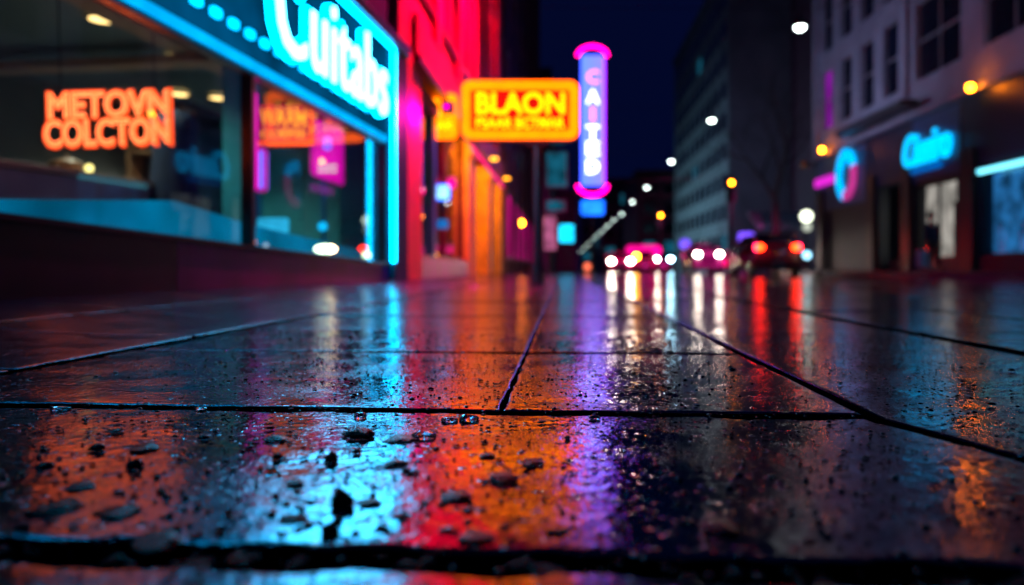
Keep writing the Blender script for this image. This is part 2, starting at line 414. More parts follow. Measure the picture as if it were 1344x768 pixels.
# earth / joint bed
bm = BM()
def quad(bm, pts):
    return bm.faces.new([bm.verts.new(p) for p in pts])
quad(bm, [S(-40, -30, -.16), S(60, -30, -.16), S(60, 900, -.16), S(-40, 900, -.16)])
struct(obj('ground', bm, 'road'))
bm = BM()
nx = 40
for i in range(nx):
    for j in range(30):
        s0, s1 = -3.0+5.4*i/nx, -3.0+5.4*(i+1)/nx; t0, t1 = -1.7+32*j/30, -1.7+32*(j+1)/30
        quad(bm, [S(a, b, -.042+rise(a, b)) for a, b in ((s0, t0), (s1, t0), (s1, t1), (s0, t1))])
bmesh.ops.remove_doubles(bm, verts=bm.verts, dist=.0001)
struct(obj('joint_bed', bm, 'joint', smooth=True))
# far pavement (beyond the modelled slabs), kerb, road, opposite pavement
bm = BM(); quad(bm, [S(-3, 26.1, -.006), S(2.4, 30, -.006), S(2.4, 320, -.006), S(-3, 320, -.006)])
struct(obj('far_pavement', bm, 'slab_side'))
bm = BM(); 
for i in range(60):
    t0 = -1.6+i*1.5
    box(bm, 2.42, 2.56, t0+.006, t0+1.494, -.15, -.004, bev=.012)
k = struct(obj('kerb', bm, 'slab_side')); k.rotation_euler = (0, 0, -ANG)
bm = BM(); quad(bm, [S(2.5, -20, -.10), S(10.6, -20, -.10), S(30, 40, -.10), S(30, 700, -.10), S(2.5, 700, -.10)])
struct(obj('road', bm, 'road'))
bm = BM()
for i in range(18):
    t0 = 8+i*6.
    for a, b in ((6.1, 6.22),):
        quad(bm, [S(a, t0, -.096), S(b, t0, -.096), S(b, t0+3, -.096), S(a, t0+3, -.096)])
M['paint'] = mat('road_paint', (.55, .55, .55), .3, var=.3, scale=10)
struct(obj('lane_marking', bm, 'paint'))
bm = BM(); box(bm, 10.2, 40, -4, 37.2, -.15, .11, bev=.01)
k = struct(obj('opposite_pavement', bm, 'slab_side')); k.rotation_euler = (0, 0, -ANG)

# ------------------------------------------------------------------ stones, chips, drops
def gy(py): return CH*F/(py-HZ)
def chip_bm(w, h, dpt, seed, sub=2, jag=.32):
    bm = BM(); bmesh.ops.create_icosphere(bm, subdivisions=sub, radius=1)
    for v in bm.verts:
        n = noise.noise(v.co*1.3+Vector((seed*3.1, seed, 0)))+.6*noise.noise(v.co*2.7+Vector((seed, 0, seed*2.)))+.25*noise.noise(v.co*7)
        v.co *= 1+jag*n
        # flatten some facets
        for k in range(4):
            r = random.Random(seed*7+k); d = Vector((r.uniform(-1, 1), r.uniform(-1, 1), r.uniform(-.2, 1))).normalized()
            q = v.co.dot(d)-.72
            if q > 0: v.co -= d*q*.85
        v.co.x *= w/2; v.co.y *= dpt/2; v.co.z = max(-.25, v.co.z)*h*.62+h*.12
    return bm
big = [ # px, py of the foot, width px, height px, label
 (474, 573, 36, 17, 'largest dark angular stone chip sitting just in front of the long paving joint'),
 (448, 662, 32, 34, 'upright black pointed stone standing in the bright cyan reflection'),
 (435, 604, 19, 18, 'rounded blackish stone above the upright pointed one in the cyan reflection'),
 (364, 602, 15, 12, 'small knobbly stone left of the rounded one in the cyan reflection'),
 (468, 594, 14, 9, 'tiny chip to the right of the rounded stone in the cyan reflection'),
 (484, 661, 30, 12, 'flat leaning chip directly right of the upright black stone'),
 (432, 702, 28, 22, 'reddish dark stone at the edge of the wide near joint'),
 (385, 681, 34, 9, 'thin flat sliver of stone below the cyan glow, left of the reddish stone'),
 (386, 634, 26, 7, 'narrow dark sliver lying left of the upright black stone'),
 (72, 668, 56, 18, 'broad flat black stone at the lower left in the orange reflection'),
 (155, 674, 54, 16, 'broad bluish wet stone beside the flat black one in the orange reflection'),
 (105, 639, 36, 11, 'flat chip above the two broad stones in the orange reflection'),
 (178, 613, 24, 19, 'pointed chip standing near the middle of the orange reflection'),
 (126, 590, 20, 14, 'angular chip at the upper left of the orange reflection'),
 (190, 587, 36, 9, 'long low bluish chip at the right of the orange reflection'),
 (150, 566, 22, 7, 'small flat chip high in the orange reflection near the long joint'),
 (58, 612, 22, 10, 'small chip with a blue glint at the far left edge of the orange reflection'),
 (520, 608, 30, 9, 'flat chip between the cyan and the red reflection'),
 (526, 576, 34, 7, 'long flat sliver to the right of the largest chip'),
 (600, 653, 46, 14, 'wide flat black stone in the red reflection'),
 (660, 629, 40, 18, 'thick rounded stone on the right of the red reflection'),
 (627, 707, 44, 18, 'large blurred dark stone low in the red reflection'),
 (700, 606, 32, 9, 'flat dark chip in the orange part of the red reflection'),
 (640, 598, 22, 6, 'small sliver in the middle of the orange and red reflection'),
 (362, 576, 30, 5, 'thin flat chip just below the long joint left of the largest stone'),
 (210, 712, 62, 26, 'big dark lump of stone on the broken edge at the lower left'),
 (330, 728, 60, 26, 'black lump of stone lying in the wide near joint'),
 (945, 692, 62, 12, 'wide flat pale wet stone in the dark lower right part of the slab'),
]
for i, (px, py, wp, hp, lab) in enumerate(big):
    Y = gy(py); w_ = wp/F*Y; h_ = max(.004, hp/F*Y*(.85 if hp/wp > .45 else .55)); d_ = w_*(.8 if hp/wp > .45 else 1.1)
    o = obj('stone_chip', chip_bm(w_, h_, d_, i+1, 3 if wp > 26 else 2, .42), 'stone_chip')
    o.location = P(px, py, Y); o.location.z = 0 if py < 720 else -.02; o.rotation_euler = (0, 0, random.uniform(-.6, .6))
    tag(o, lab, 'stone', 'larger stone chips on the wet slabs')
# swollen drops on the joint
for i, (px, py, wp, hp, lab) in enumerate([
 (473, 546, 17, 12, 'clear swollen water drop on the long joint above the largest stone'),
 (590, 551, 24, 10, 'left one of two big water drops on the long joint between cyan and red light'),
 (615, 550, 26, 15, 'right and taller one of two big water drops on the long joint'),
 (80, 536, 24, 7, 'flat water drop on the long joint at the far left'),
 (118, 530, 16, 5, 'little water drop right of the flat one on the long joint at the left'),
 (780, 548, 16, 8, 'single water drop on the long joint in the violet reflection'),
 (264, 536, 16, 5, 'small water drop on the long joint at the right edge of the orange reflection'),
 (556, 572, 34, 16, 'cluster-like big water drop below the joint at the start of the red reflection')]):
    Y = gy(py); r = wp/F*Y/2; bm = BM()
    ball(bm, (0, 0, 0), r, 1, 1, 1.3*hp/wp*.6, 20, 14)
    for v in bm.verts:
        v.co.x += .18*r*noise.noise(Vector((v.co.x*120, v.co.y*120, i))); v.co.z += .1*r*noise.noise(Vector((v.co.x*90, v.co.y*90, i+5.)))
    o = obj('water_drop', bm, 'water', smooth=True); o.location = P(px, py, Y); o.location.z = .0
    tag(o, lab, 'water drop', 'big water drops along the joint')
# small countable chips
protos = [chip_bm(1, .5, .9, 40+i, 2, .4) for i in range(7)]; pm = []
for b_ in protos:
    me = bpy.data.meshes.new('chip'); b_.to_mesh(me); b_.free(); me.materials.append(M['stone_chip']); pm.append(me)
rc = random.Random(3)
for i in range(215):
    py = 470+245*(rc.random()**.85); px = rc.uniform(20, 830) if rc.random() < .85 else rc.uniform(830, 1100)
    Y = gy(py); o = bpy.data.objects.new('stone_chip', pm[i % 7]); COL.objects.link(o)
    wd = rc.uniform(.004, .009)*(1.25 if rc.random() < .2 else 1)
    o.scale = (wd*rc.uniform(1, 1.8), wd, wd*rc.uniform(.5, 1.)); o.location = P(px, py, Y); o.location.z = 0
    o.rotation_euler = (0, 0, rc.uniform(0, 6))
    tag(o, 'small dark stone chip, one of the many scattered over the wet near slabs', 'stone', 'small chips scattered over the wet slabs')
for i in range(34):
    t_ = .505+rc.uniform(-.014, .012); s_ = rc.uniform(-.42, .40); o = bpy.data.objects.new('stone_chip', pm[i % 7]); COL.objects.link(o)
    wd = rc.uniform(.008, .02); o.scale = (wd*1.3, wd, wd*.9); o.location = S(s_, t_, -.008); o.rotation_euler = (rc.uniform(-.4, .4), 0, rc.uniform(0, 6))
    tag(o, 'dark lump of grit caught in the wide near paving joint', 'stone', 'grit lumps in the wide near joint')
# beads: nobody could count them
bm = BM(); rb = random.Random(11)
for i in range(8000):
    s_ = rb.uniform(-1.0, 1.05); t_ = .3+2.1*rb.random()**1.35
    r = .0008+.0022*rb.random()**2.2
    if rb.random() < .05: r *= 1.8
    if .395 < s_ < .47: continue
    c = S(s_, t_, .0002); n = 7; rot = rb.random()*6; ex = rb.uniform(.8, 1.5); hh = r*rb.uniform(.45, .8)
    rg = []
    for (rad, z) in ((1, -.0004), (.86, .5*hh), (.5, .88*hh)):
        rg.append([bm.verts.new(c+Vector((math.cos(rot+2*PI*k/n)*rad*r*ex, math.sin(rot+2*PI*k/n)*rad*r, z))) for k in range(n)])
    top = bm.verts.new(c+Vector((0, 0, hh)))
    for a in range(2):
        for k in range(n): bm.faces.new((rg[a][k], rg[a][(k+1) % n], rg[a+1][(k+1) % n], rg[a+1][k]))
    for k in range(n): bm.faces.new((rg[2][k], rg[2][(k+1) % n], top))
o = obj('water_beads', bm, 'bead', smooth=True); o['kind'] = 'stuff'; tag(o, 'countless tiny water beads and grit covering the wet paving slabs', 'water beads')

# ------------------------------------------------------------------ LEFT SHOP with the cyan sign
A0 = Vector((-2.286, 3.3, 0)); B0 = Vector((-1.488, 8.8, 0)); e1 = (B0-A0).normalized(); RZ = math.atan2(e1.y, e1.x)
def lx(px): return -(8.8-1/(.30303-.000373*px))/e1.y
shop = thing('shop_building', 'dark shop with a long window, cyan neon frame and the glowing sign Cuitabs', 'shop', B0, RZ)
XE = .55; XS = -9.5
def sill(x): return .22-.0342*x if x < 0 else .22
# plinth: sloping top; dark and magenta panels imitate magenta light fading leftward
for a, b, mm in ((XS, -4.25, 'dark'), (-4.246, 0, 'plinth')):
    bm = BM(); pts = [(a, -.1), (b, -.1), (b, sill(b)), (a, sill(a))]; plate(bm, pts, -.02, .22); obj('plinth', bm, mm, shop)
bm = BM(); pts = [(XS, sill(XS)+.003), (0, sill(0)+.003), (0, sill(0)+.035), (XS, sill(XS)+.035)]; plate(bm, pts, -.05, .2)
obj('window_sill', bm, 'black', shop)
# pilaster
bx('pilaster', (0.003, XE, -.10, .6, -.1, 2.84), 'tealdark', shop, .02)
# upper wall and soffit
bx('wall', (XS, .0, .0, .5, 2.99, 9.0), 'tealdark', shop)
bx('soffit', (XS, XE+.0, -.13, .5, 2.845, 2.985), 'tealpaint', shop, .01)
bm = BM()
for zz in (3.6, 4.3, 5.0, 5.7, 6.4, 7.1): box(bm, XS, XE, -.05, -.003, zz, zz+.05)
obj('cladding_ribs', bm, 'black', shop)
# header band above the window (behind the letters)
bx('sign_panel', (XS, -.003, .0, .10, 1.74, 2.84), 'backlit', shop)
# window: mullion, frame, panes
fr = BM()
box(fr, lx(333)-.025, lx(333)+.025, .0, .09, sill(lx(333))+.036, 1.735)
box(fr, lx(333)-3.3, lx(333)-3.25, .0, .09, sill(lx(333)-3.3)+.036, 1.735)
box(fr, XS, -.003, .0, .09, 1.66, 1.735); box(fr, -.05, -.003, .0, .09, .26, 1.658)
fr = obj('shop_window', fr, 'black', shop)
for a, b in ((lx(333)-3.24, lx(333)-.03), (lx(333)+.03, -.055), (XS, lx(333)-3.31)):
    bm = BM(); plate(bm, [(a, sill(a)+.036), (b, sill(b)+.036), (b, 1.655), (a, 1.655)], .045, .053)
    obj('pane', bm, 'glass', fr)
# neon outline
zt = 2.76
bm = BM(); tube(bm, [(-.06, -.10, sill(0)+.05), (-.06, -.10, zt)], .028, 10); obj('neon_tube', bm, 'n_cyan', shop, True)
bm = BM(); tube(bm, [(-.06, -.10, zt+.02), (XS, -.10, zt+.02)], .025, 10); obj('neon_tube', bm, 'n_cyan', shop, True)
bm = BM(); box(bm, XS, -.12, -.05, -.003, 1.685, 1.745, bev=.01); obj('neon_tube', bm, 'n_cyan_soft', shop, True)
# dashes
x = -.75
while x > -6.5:
    obj('dash_light', plate(BM(), rrect(.10, .06, .012, 3), -.035, -.003, x, 1.94), 'n_dash', shop); x -= .235

# lettering
lt = (lx(341)+lx(494))/2; lw = lx(494)-lx(341)
me = text_mesh('Cuitabs', lw, .80, offset=.008, bevel=.022, extrude=.02, res=3, spacing=1.08)
o = obj('sign_lettering', me, 'n_cyan_txt', shop, True); o.location = (lt-.03, -.09, 2.28)
me = text_mesh('Cuitabs', lw-.05, .76, offset=.0, bevel=.0, extrude=.01, res=3, spacing=1.05)
o2 = obj('letter_core', me, 'n_cyan_core', o); o2.location = (0, -.055, 0)
# interior room
IX0, IX1, IY1 = -8.5, 3.0, 4.6
bx('interior_floor', (IX0, IX1, .23, IY1, .05, .12), 'counter', shop)
bx('interior_ceiling', (IX0, IX1, .11, IY1, 2.62, 2.80), 'ceil', shop)
bx('interior_wall', (IX0, IX1, IY1, IY1+.2, .0, 2.9), 'interior', shop)
bx('interior_wall', (IX1, IX1+.2, .2, IY1, .0, 2.9), 'tealpaint', shop)
bm = BM(); box(bm, IX0, IX1, 1.75, 2.0, 2.50, 2.617, .01); box(bm, -1.2, -.95, .7, IY1-.01, 2.40, 2.49, .01); 
obj('ceiling_beam', bm, 'beam', shop)
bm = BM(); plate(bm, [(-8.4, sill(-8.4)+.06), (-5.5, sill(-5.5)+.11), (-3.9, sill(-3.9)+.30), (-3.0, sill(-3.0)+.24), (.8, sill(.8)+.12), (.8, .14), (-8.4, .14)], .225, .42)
obj('display_ledge', bm, emit('ledge_painted_glow', (.0, .155, .27), .5, 1.3), shop)  # ledge is no lamp; the neon's teal light is emitted by its material
bx('interior_column', (-1.15, -.85, 1.15, 1.45, .12, 2.4), 'tealpaint', shop, .01)
# ceiling lamps: world positions from the photo
inv = Matrix.Rotation(-RZ, 4, 'Z') @ Matrix.Translation(-B0)
dl = []
for k_, (px, py, zz) in enumerate(((133, 23, 2.6), (229, 77, 2.6), (286, 127, 2.6), (236, 122, 2.6))):
    Y = (zz-CH)*F/(HZ-py); wpt = P(px, py, Y)
    bm = BM(); disc(bm, (0, 0, 0), .11, (0, 0, 1), 24, .02)
    r_ = thing('ceiling_downlight', ['warm round ceiling lamp nearest the top left inside the shop', 'warm round ceiling lamp in the middle of the row above the orange neon sign',
        'smallest warm ceiling lamp, right end of the row inside the shop', 'pale ceiling lamp beside the top right corner of the orange neon sign'][k_], 'ceiling lamp', (wpt.x, wpt.y, zz-.012), 0, 'round lamps in the shop ceiling')
    bb = BM(); ring(bb, [(math.cos(a*PI/12)*.145, math.sin(a*PI/12)*.145) for a in range(24)], [(math.cos(a*PI/12)*.112, math.sin(a*PI/12)*.112) for a in range(24)], -.012, .012)
    o = obj('rim', bb, 'beam', r_); o.rotation_euler = (PI/2, 0, 0)
    obj('lamp_disc', bm, 'down', r_)
    L_ = bpy.data.lights.new('downlight', 'SPOT'); L_.energy = 230; L_.color = (1, .66, .42); L_.spot_size = 2.3; L_.spot_blend = .8; L_.shadow_soft_size = .08
    lo = bpy.data.objects.new('downlight_lamp', L_); COL.objects.link(lo); lo.parent = r_; lo.location = (0, 0, -.03)
# counter with things, inside, seen at lower left
def facing(name, label, cat, px, py, Y, group=None, rz=0):
    return thing(name, label, cat, P(px, py, Y), rz, group)
ct = thing('counter', 'long grey shop counter with a pale wooden top behind the left window', 'counter', (-3.75, 6.35, .12), RZ-.12)
bx('counter_front', (-2.2, 1.15, 0, .6, 0, .86), 'counter', ct, .01)
bx('counter_top', (-2.25, 1.2, -.04, .66, .863, .92), 'beam', ct, .01)
bm = BM(); box(bm, -2.22, 1.17, -.02, -.002, .0, .10); obj('kickboard', bm, 'beam', ct)
for k_, (dx, lab, mm, kind) in enumerate(((-1.35, 'golden lidded dish on the shop counter at the far left', 'wood', 0), (-.75, 'dark blue jug on the shop counter', 'garment', 1), (.2, 'squat brown pot on the shop counter under the orange sign', 'wood', 0))):
    r_ = thing('dish' if kind == 0 else 'jug', lab, 'dish' if kind == 0 else 'jug', Vector((-3.75, 6.35, 0))+Matrix.Rotation(RZ-.12, 3, 'Z') @ Vector((dx, .3, 0))+Vector((0, 0, 1.042)), 0)
    bm = BM(); prof = ((0, 0), (.09, 0), (.15, .05), (.14, .10), (.05, .14), (.0, .15)) if kind == 0 else ((0, 0), (.06, 0), (.09, .1), (.06, .2), (.05, .26), (0, .26))
    rg = [[bm.verts.new((math.cos(2*PI*q/16)*max(r, .001), math.sin(2*PI*q/16)*max(r, .001), z)) for q in range(16)] for r, z in prof]
    for a in range(len(rg)-1):
        for q in range(16): bm.faces.new((rg[a][q], rg[a][(q+1) % 16], rg[a+1][(q+1) % 16], rg[a+1][q]))
    obj('body', bm, mm, r_, True)
    bm = BM(); ball(bm, (0, 0, prof[-1][1]+.015), .02); obj('knob', bm, 'wood', r_, True)
bl = facing('globe_lamp', 'small golden globe lamp on the counter below the orange neon sign', 'lamp', 117, 221, 6.5)
bm = BM(); ball(bm, (0, 0, 0), .035); obj('bulb', bm, emit('globe_gold', (5, 2.4, .6)), bl, True)
bm = BM(); cone(bm, (0, 0, -.04), (0, 0, -.10), .02, .03, 12); obj('base', bm, 'wood', bl)
# clothes: navy coat on a stand and shelf unit at back
cs = facing('clothes_stand', 'dark navy coat hanging on a stand behind the window right of the orange sign', 'coat', 228, 275, 7.3)
bm = BM(); cone(bm, (0, 0, -.5), (0, 0, 1.05), .018, .018, 8); cone(bm, (0, 0, -.5), (0, 0, -.47), .2, .2, 20); obj('stand', bm, 'black', cs)
bm = BM(); rg = []
for (hw, hd, z) in ((.06, .05, .98), (.22, .09, .92), (.24, .11, .8), (.20, .11, .55), (.22, .13, .3), (.27, .15, .05)):
    rg.append([bm.verts.new((math.cos(q*PI/12)*hw*(1+.06*math.sin(q*2.2)), math.sin(q*PI/12)*hd*(1+.15*math.sin(q*3)), z)) for q in range(24)])
for a in range(len(rg)-1):
    for q in range(24): bm.faces.new((rg[a][q], rg[a][(q+1) % 24], rg[a+1][(q+1) % 24], rg[a+1][q]))
obj('coat', bm, 'garment', cs, True)
su = facing('shelf_unit', 'tall brown shelf unit with open boards against the back of the shop', 'shelf', 218, 285, 9.2)
bm = BM(); box(bm, -.5, -.46, 0, .4, -.45, 1.4); box(bm, .16, .2, 0, .4, -.45, 1.4); obj('side_panel', bm, 'wood', su)
for z in (-.4, 0, .4, .8, 1.2): bx('shelf', (-.457, .157, .01, .39, z, z+.03), 'wood', su)
bx('back_panel', (-.457, .157, .37, .40, -.36, 1.38), 'interior', su)
# orange neon sign in the window
ns = facing('neon_sign', 'orange neon sign reading METOVN COLCTON hanging behind the left shop window', 'neon sign', 138, 155, 5.0)
ns.rotation_euler = (0, -math.radians(1.6), 0)
for k_, (txt, px, py, wp, hp) in enumerate((('METOVN', 141, 136, 166, 40), ('COLCTON', 138, 173, 172, 41))):
    c = P(px, py, 5.0)-ns.location; ww, hh = wp/F*5, hp/F*5
    o = obj('neon_lettering', text_mesh(txt, ww, hh, offset=.0, bevel=.04, extrude=.012, res=3, spacing=.98), 'n_orange', ns, True); o.location = (c.x, .03, c.z)
    o2 = obj('letter_core', text_mesh(txt, ww*.95, hh*.84, bevel=.022, outline=True, res=3, spacing=1.02), 'n_orange_in', o, True); o2.location = (0, -.018, 0)
bm = BM()
for x in (-.32, .32): cone(bm, (x, .04, .1), (x, .04, 1.38), .004, .004, 6)
obj('hanging_wire', bm, 'black', ns)
bm = BM()
for z in (-.16, .03, .12): cone(bm, (-.4, .055, z), (.4, .055, z), .006, .006, 6)
obj('mounting_bar', bm, 'black', ns)

# neon signs deeper in the window
def boxsign(name, label, px0, py0, px1, py1, Y, face, rim=None, r=.03, th=.06, skew=0, texts=(), hang=None):
    c = P((px0+px1)/2, (py0+py1)/2, Y); W = (px1-px0)/F*Y; H = (py1-py0)/F*Y
    root = thing(name, label, 'neon sign', c)
    bm = BM(); plate(bm, rrect(W, H, min(r, W*.45, H*.45)), 0, th); 
    for v in bm.verts: v.co.z += -skew*v.co.x
    obj('sign_face', bm, face, root)
    if rim:
        bm = BM(); o_ = rrect(W*1.0+.03, H+.03, min(r+.015, W*.48)); i_ = rrect(W-.03, H-.03, max(.005, min(r-.015, W*.4)))
        ring(bm, o_, i_, -.03, .0-.003)
        for v in bm.verts: v.co.z += -skew*v.co.x
        obj('neon_border', bm, rim, root)
    for (tx, cx, cz, tw, tht, mm) in texts:
        o = obj('sign_text', text_mesh(tx, tw*W, tht*H, offset=.02, extrude=.01), mm, root); o.location = (cx*W, -.012, cz*H)
    if hang:
        bm = BM(); top = hang-c.z
        for x in (-W*.3, W*.3): cone(bm, (x, th/2, H/2), (x, th/2, top), .004, .004, 6)
        obj('hanging_wire', bm, 'black', root)
    return root
M['warm_txt'] = emit('warm_text', (3., .5, .05)); M['pale_txt'] = emit('pale_text', (2.2, .9, .8)); M['violet'] = emit('violet_text', (.5, .3, 2.))
boxsign('neon_sign', 'tall narrow pink neon blade at the window mullion', 321, 118, 335, 250, 6.0, 'n_pink', r=.04, th=.05, hang=2.6)
boxsign('neon_sign', 'short violet and pink sign strip right behind the window mullion', 338, 196, 349, 250, 6.6, 'violet', 'n_pinkpan', r=.03, hang=2.6)
boxsign('neon_sign', 'red panel with orange letters WAAM, standing in for the amber sign mirrored in the window', 339, 138, 412, 190, 7.2, emit('waam_face', (.9, .008, .06), .3, 6), None,  # panel made for the amber sign's mirror image in the glass
        texts=(('WAAM', -.05, .18, .82, .46, 'warm_txt'), ('COENE', -.05, -.24, .82, .2, 'warm_txt'), ('I', .46, 0, .03, .95, 'n_orange'), ('_', 0, -.47, 1.0, .08, 'n_orange')), r=.01, hang=2.6)
boxsign('neon_sign', 'slanting magenta panel sign with a pale orange label under the cyan strip', 410, 163, 450, 236, 8.1, emit('mag_face', (1.8, .004, .5), .25, 5), 'n_pinkpan', skew=.35,
        texts=(('8', 0, .15, .3, .25, 'violet'), ('===', 0, -.3, .6, .14, 'pale_txt')), r=.03, hang=2.6)
boxsign('neon_sign', 'orange sign with round letters behind the end of the cyan lettering', 432, 132, 495, 185, 9.3, emit('orr_face', (1.3, .05, .03), .3, 6), 'n_orange',
        texts=(('OIT', 0, .15, .8, .5, 'n_orange_in'), ('ONVE', 0, -.28, .8, .25, 'warm_txt')), r=.03, hang=2.6)
boxsign('light_panel', 'soft cyan light box standing low behind the window glass', 338, 286, 377, 306, 7.4, emit('cyanbox2', (.05, .55, .8), .3, 8), None, r=.02, hang=None)
# a post inside with small cyan light
pp = facing('display_post', 'pale teal display post standing inside the window under the magenta sign', 'post', 424, 330, 8.3)
bm = BM(); cone(bm, (0, 0, 0), (0, 0, .85), .035, .035, 12); cone(bm, (0, 0, -.18), (0, 0, 0), .12, .035, 16); obj('post', bm, 'tealpaint', pp)
bm = BM(); ball(bm, (0, -.02, .28), .05); obj('lamp_globe', bm, 'n_cy2', pp, True)
cp = thing('light_column', 'tall softly lit teal column at the right end of the shop window', 'column', P(478, 335, 9.3)-Vector((0, 0, .12)))
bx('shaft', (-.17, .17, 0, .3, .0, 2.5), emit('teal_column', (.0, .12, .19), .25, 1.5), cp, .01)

# ------------------------------------------------------------------ RED BUILDING (street frame)
def bld(name, label, s=0, t=0, cat='building', group=None): return thing(name, label, cat, S(s, t, 0), -ANG, group)
def wall_grid(bm, axis, p0, p1, u0, u1, z0, z1, holes):
    us = sorted({u0, u1, *[h[0] for h in holes], *[h[1] for h in holes]})
    for a, b in zip(us, us[1:]):
        m_ = (a+b)/2; zs = sorted([(h[2], h[3]) for h in holes if h[0] <= m_ <= h[1]]); z = z0
        for (h0, h1) in zs+[(z1, z1)]:
            if h0 > z+1e-6:
                if axis == 'x': box(bm, p0, p1, a, b, z, h0)
                else: box(bm, a, b, p0, p1, z, h0)
            z = h1
    return bm
def window(parent, s, u0, u1, z0, z1, pm_='pane', nu=2, nz_=2, face=-1, fm='frame', fw=.07):
    """window in a wall whose outer face is at local x = s, facing -x (face=-1) or +x"""
    d0, d1 = sorted((s-face*.10, s-face*.20)); bm = BM()
    box(bm, d0, d1, u0, u0+fw, z0, z1); box(bm, d0, d1, u1-fw, u1, z0, z1)
    box(bm, d0, d1, u0+fw, u1-fw, z0, z0+fw); box(bm, d0, d1, u0+fw, u1-fw, z1-fw, z1)
    for i in range(1, nu): u = u0+(u1-u0)*i/nu; box(bm, d0+.01, d1-.01, u-.025, u+.025, z0+fw, z1-fw)
    for i in range(1, nz_): z = z0+(z1-z0)*i/nz_; box(bm, d0+.02, d1-.02, u0+fw, u1-fw, z-.04, z+.04)
    f = obj('window', bm, fm, parent)
    m0, m1 = sorted((s-face*.145, s-face*.155)); p = BM(); box(p, m0, m1, u0+.01, u1-.01, z0+.01, z1-.01); obj('pane', p, pm_, f)
    return f
RW = []
rb_ = bld('red_building', 'red lit building beside the amber sign with a tall window and glowing ochre doorway')
# piers
bx('pier', (-2.45, -2.0, 9.38, 10.34, -.05, 3.05), 'redwall', rb_, .02)
bm = BM(); wall_grid(bm, 'x', -2.4, -2.02, 8.96, 24, 3.0, 17, [(12.0, 13.0, 4.3, 7.0), (14.6, 15.6, 4.3, 7.0), (17.2, 18.2, 4.3, 7.0), (19.8, 20.8, 4.3, 7.0), (22.2, 23.0, 4.3, 7.0),
    (12.0, 13.0, 9.6, 12.4), (14.6, 15.6, 9.6, 12.4), (17.2, 18.2, 9.6, 12.4), (19.8, 20.8, 9.6, 12.4)])
obj('wall', bm, 'redwall', rb_)
for (a, b) in ((12, 13), (14.6, 15.6), (17.2, 18.2), (19.8, 20.8)):
    window(rb_, -2.02, a, b, 4.3, 7.0, face=1, nu=1); window(rb_, -2.02, a, b, 9.6, 12.4, face=1, nu=1)
window(rb_, -2.02, 22.2, 23.0, 4.3, 7.0, face=1, nu=1)
b = BM(); tube(b, [(-1.95, 15.6, 2.80), (-1.95, 23.7, 2.80)], .018, 8); obj('added_neon_trim', b, emit('added_pink_trim', (2.0, .002, .5), .25, 2), rb_, True)  # added pink tube, tints the wall and the wet paving
for t_ in (11.4, 13.75, 16.35, 18.95, 21.5): bx('pilaster', (-2.017, -1.92, t_-.2, t_+.2, 3.62, 16.9), 'redwall', rb_, .01)
for z_ in (4.0, 7.4): bx('string_course', (-2.017, -1.95, 9.0, 23.9, z_, z_+.14), 'redtrim', rb_, .01)
bx('end_wall', (-6, -2.41, 8.96, 9.4, 3.0, 17), 'redwall', rb_)
bx('fascia', (-2.01, -1.94, 9.72, 24.0, 3.06, 3.61), 'redwall', rb_, .02)
bx('fascia_trim', (-2.01, -1.90, 9.72, 24.0, 2.94, 3.052), 'redtrim', rb_, .01)
bx('stall_riser', (-2.4, -2.0, 10.343, 15.4, -.05, .34), 'plinth', rb_, .01)
# window
f = BM()
for t_ in (10.36, 13.0, 15.32): box(f, -2.2, -2.1, t_, t_+.06, .345, 2.935)
box(f, -2.2, -2.1, 10.42, 15.32, .345, .40); box(f, -2.2, -2.1, 10.42, 15.32, 2.87, 2.935)
f = obj('shop_window', f, 'redtrim', rb_)
for a, b in ((10.43, 12.99), (13.07, 15.31)): bx('pane', (-2.16, -2.152, a, b, .405, 2.865), 'glass2', f)
bx('interior_wall', (-5.6, -5.4, 10.4, 15.6, 0, 2.9), 'navywall', rb_)
bx('interior_floor', (-5.4, -2.42, 10.4, 15.6, -.05, .02), 'navywall', rb_)
bx('interior_ceiling', (-5.4, -2.42, 10.41, 15.6, 2.92, 3.0), 'navywall', rb_)
# ochre columns of the doorway
for (a, b) in ((15.42, 16.5), (19.6, 20.7)): bx('column', (-2.5, -1.98, a, b, -.05, 2.93), 'orange_stone', rb_, .04)
for (a, b) in ((15.38, 16.54), (19.56, 20.74)): bx('column_cap', (-2.56, -1.92, a, b, 2.55, 2.75), 'orange_stone', rb_, .02)
bx('recess_wall', (-3.9, -3.7, 15.7, 24, -.05, 2.93), 'orange_stone', rb_)
bx('return_wall', (-3.69, -2.0, 23.3, 23.98, -.05, 2.93), 'orange_stone', rb_)
d = bx('door', (-3.69, -3.64, 17.2, 18.3, .0, 2.2), 'wood', rb_, .01)
bx('handle', (-3.63, -3.60, 18.1, 18.14, .95, 1.15), 'chrome', d)
# added lamps above the view redden the wall; amber lamps light the doorway
for (t_, z_, c_, e_) in ((11.2, 6.1, (1, .0, .13), 4200), (15.0, 6.9, (1, .0, .12), 2700), (20.0, 8.6, (1, .0, .10), 500)):
    b = BM(); cone(b, (-2.02, t_, z_+.25), (-.75, t_, z_+.12), .025, .025, 8); box(b, -.9, -.6, t_-.3, t_+.3, z_, z_+.11, .02); fx = obj('added_wash_light', b, 'black', rb_)
    b = BM(); box(b, -.88, -.62, t_-.28, t_+.28, z_-.012, z_-.003); obj('lens', b, emit('added_red_lens', (6, .02, .6)), fx)
    L_ = bpy.data.lights.new('wash', 'SPOT'); L_.shadow_soft_size = .12; L_.energy = e_; L_.color = c_; L_.spot_size = 2.1; L_.spot_blend = .9
    lo = bpy.data.objects.new('added_wash_lamp', L_); COL.objects.link(lo); lo.parent = fx; lo.location = (-.75, t_, z_-.05); lo.rotation_euler = (0, .62, 0)
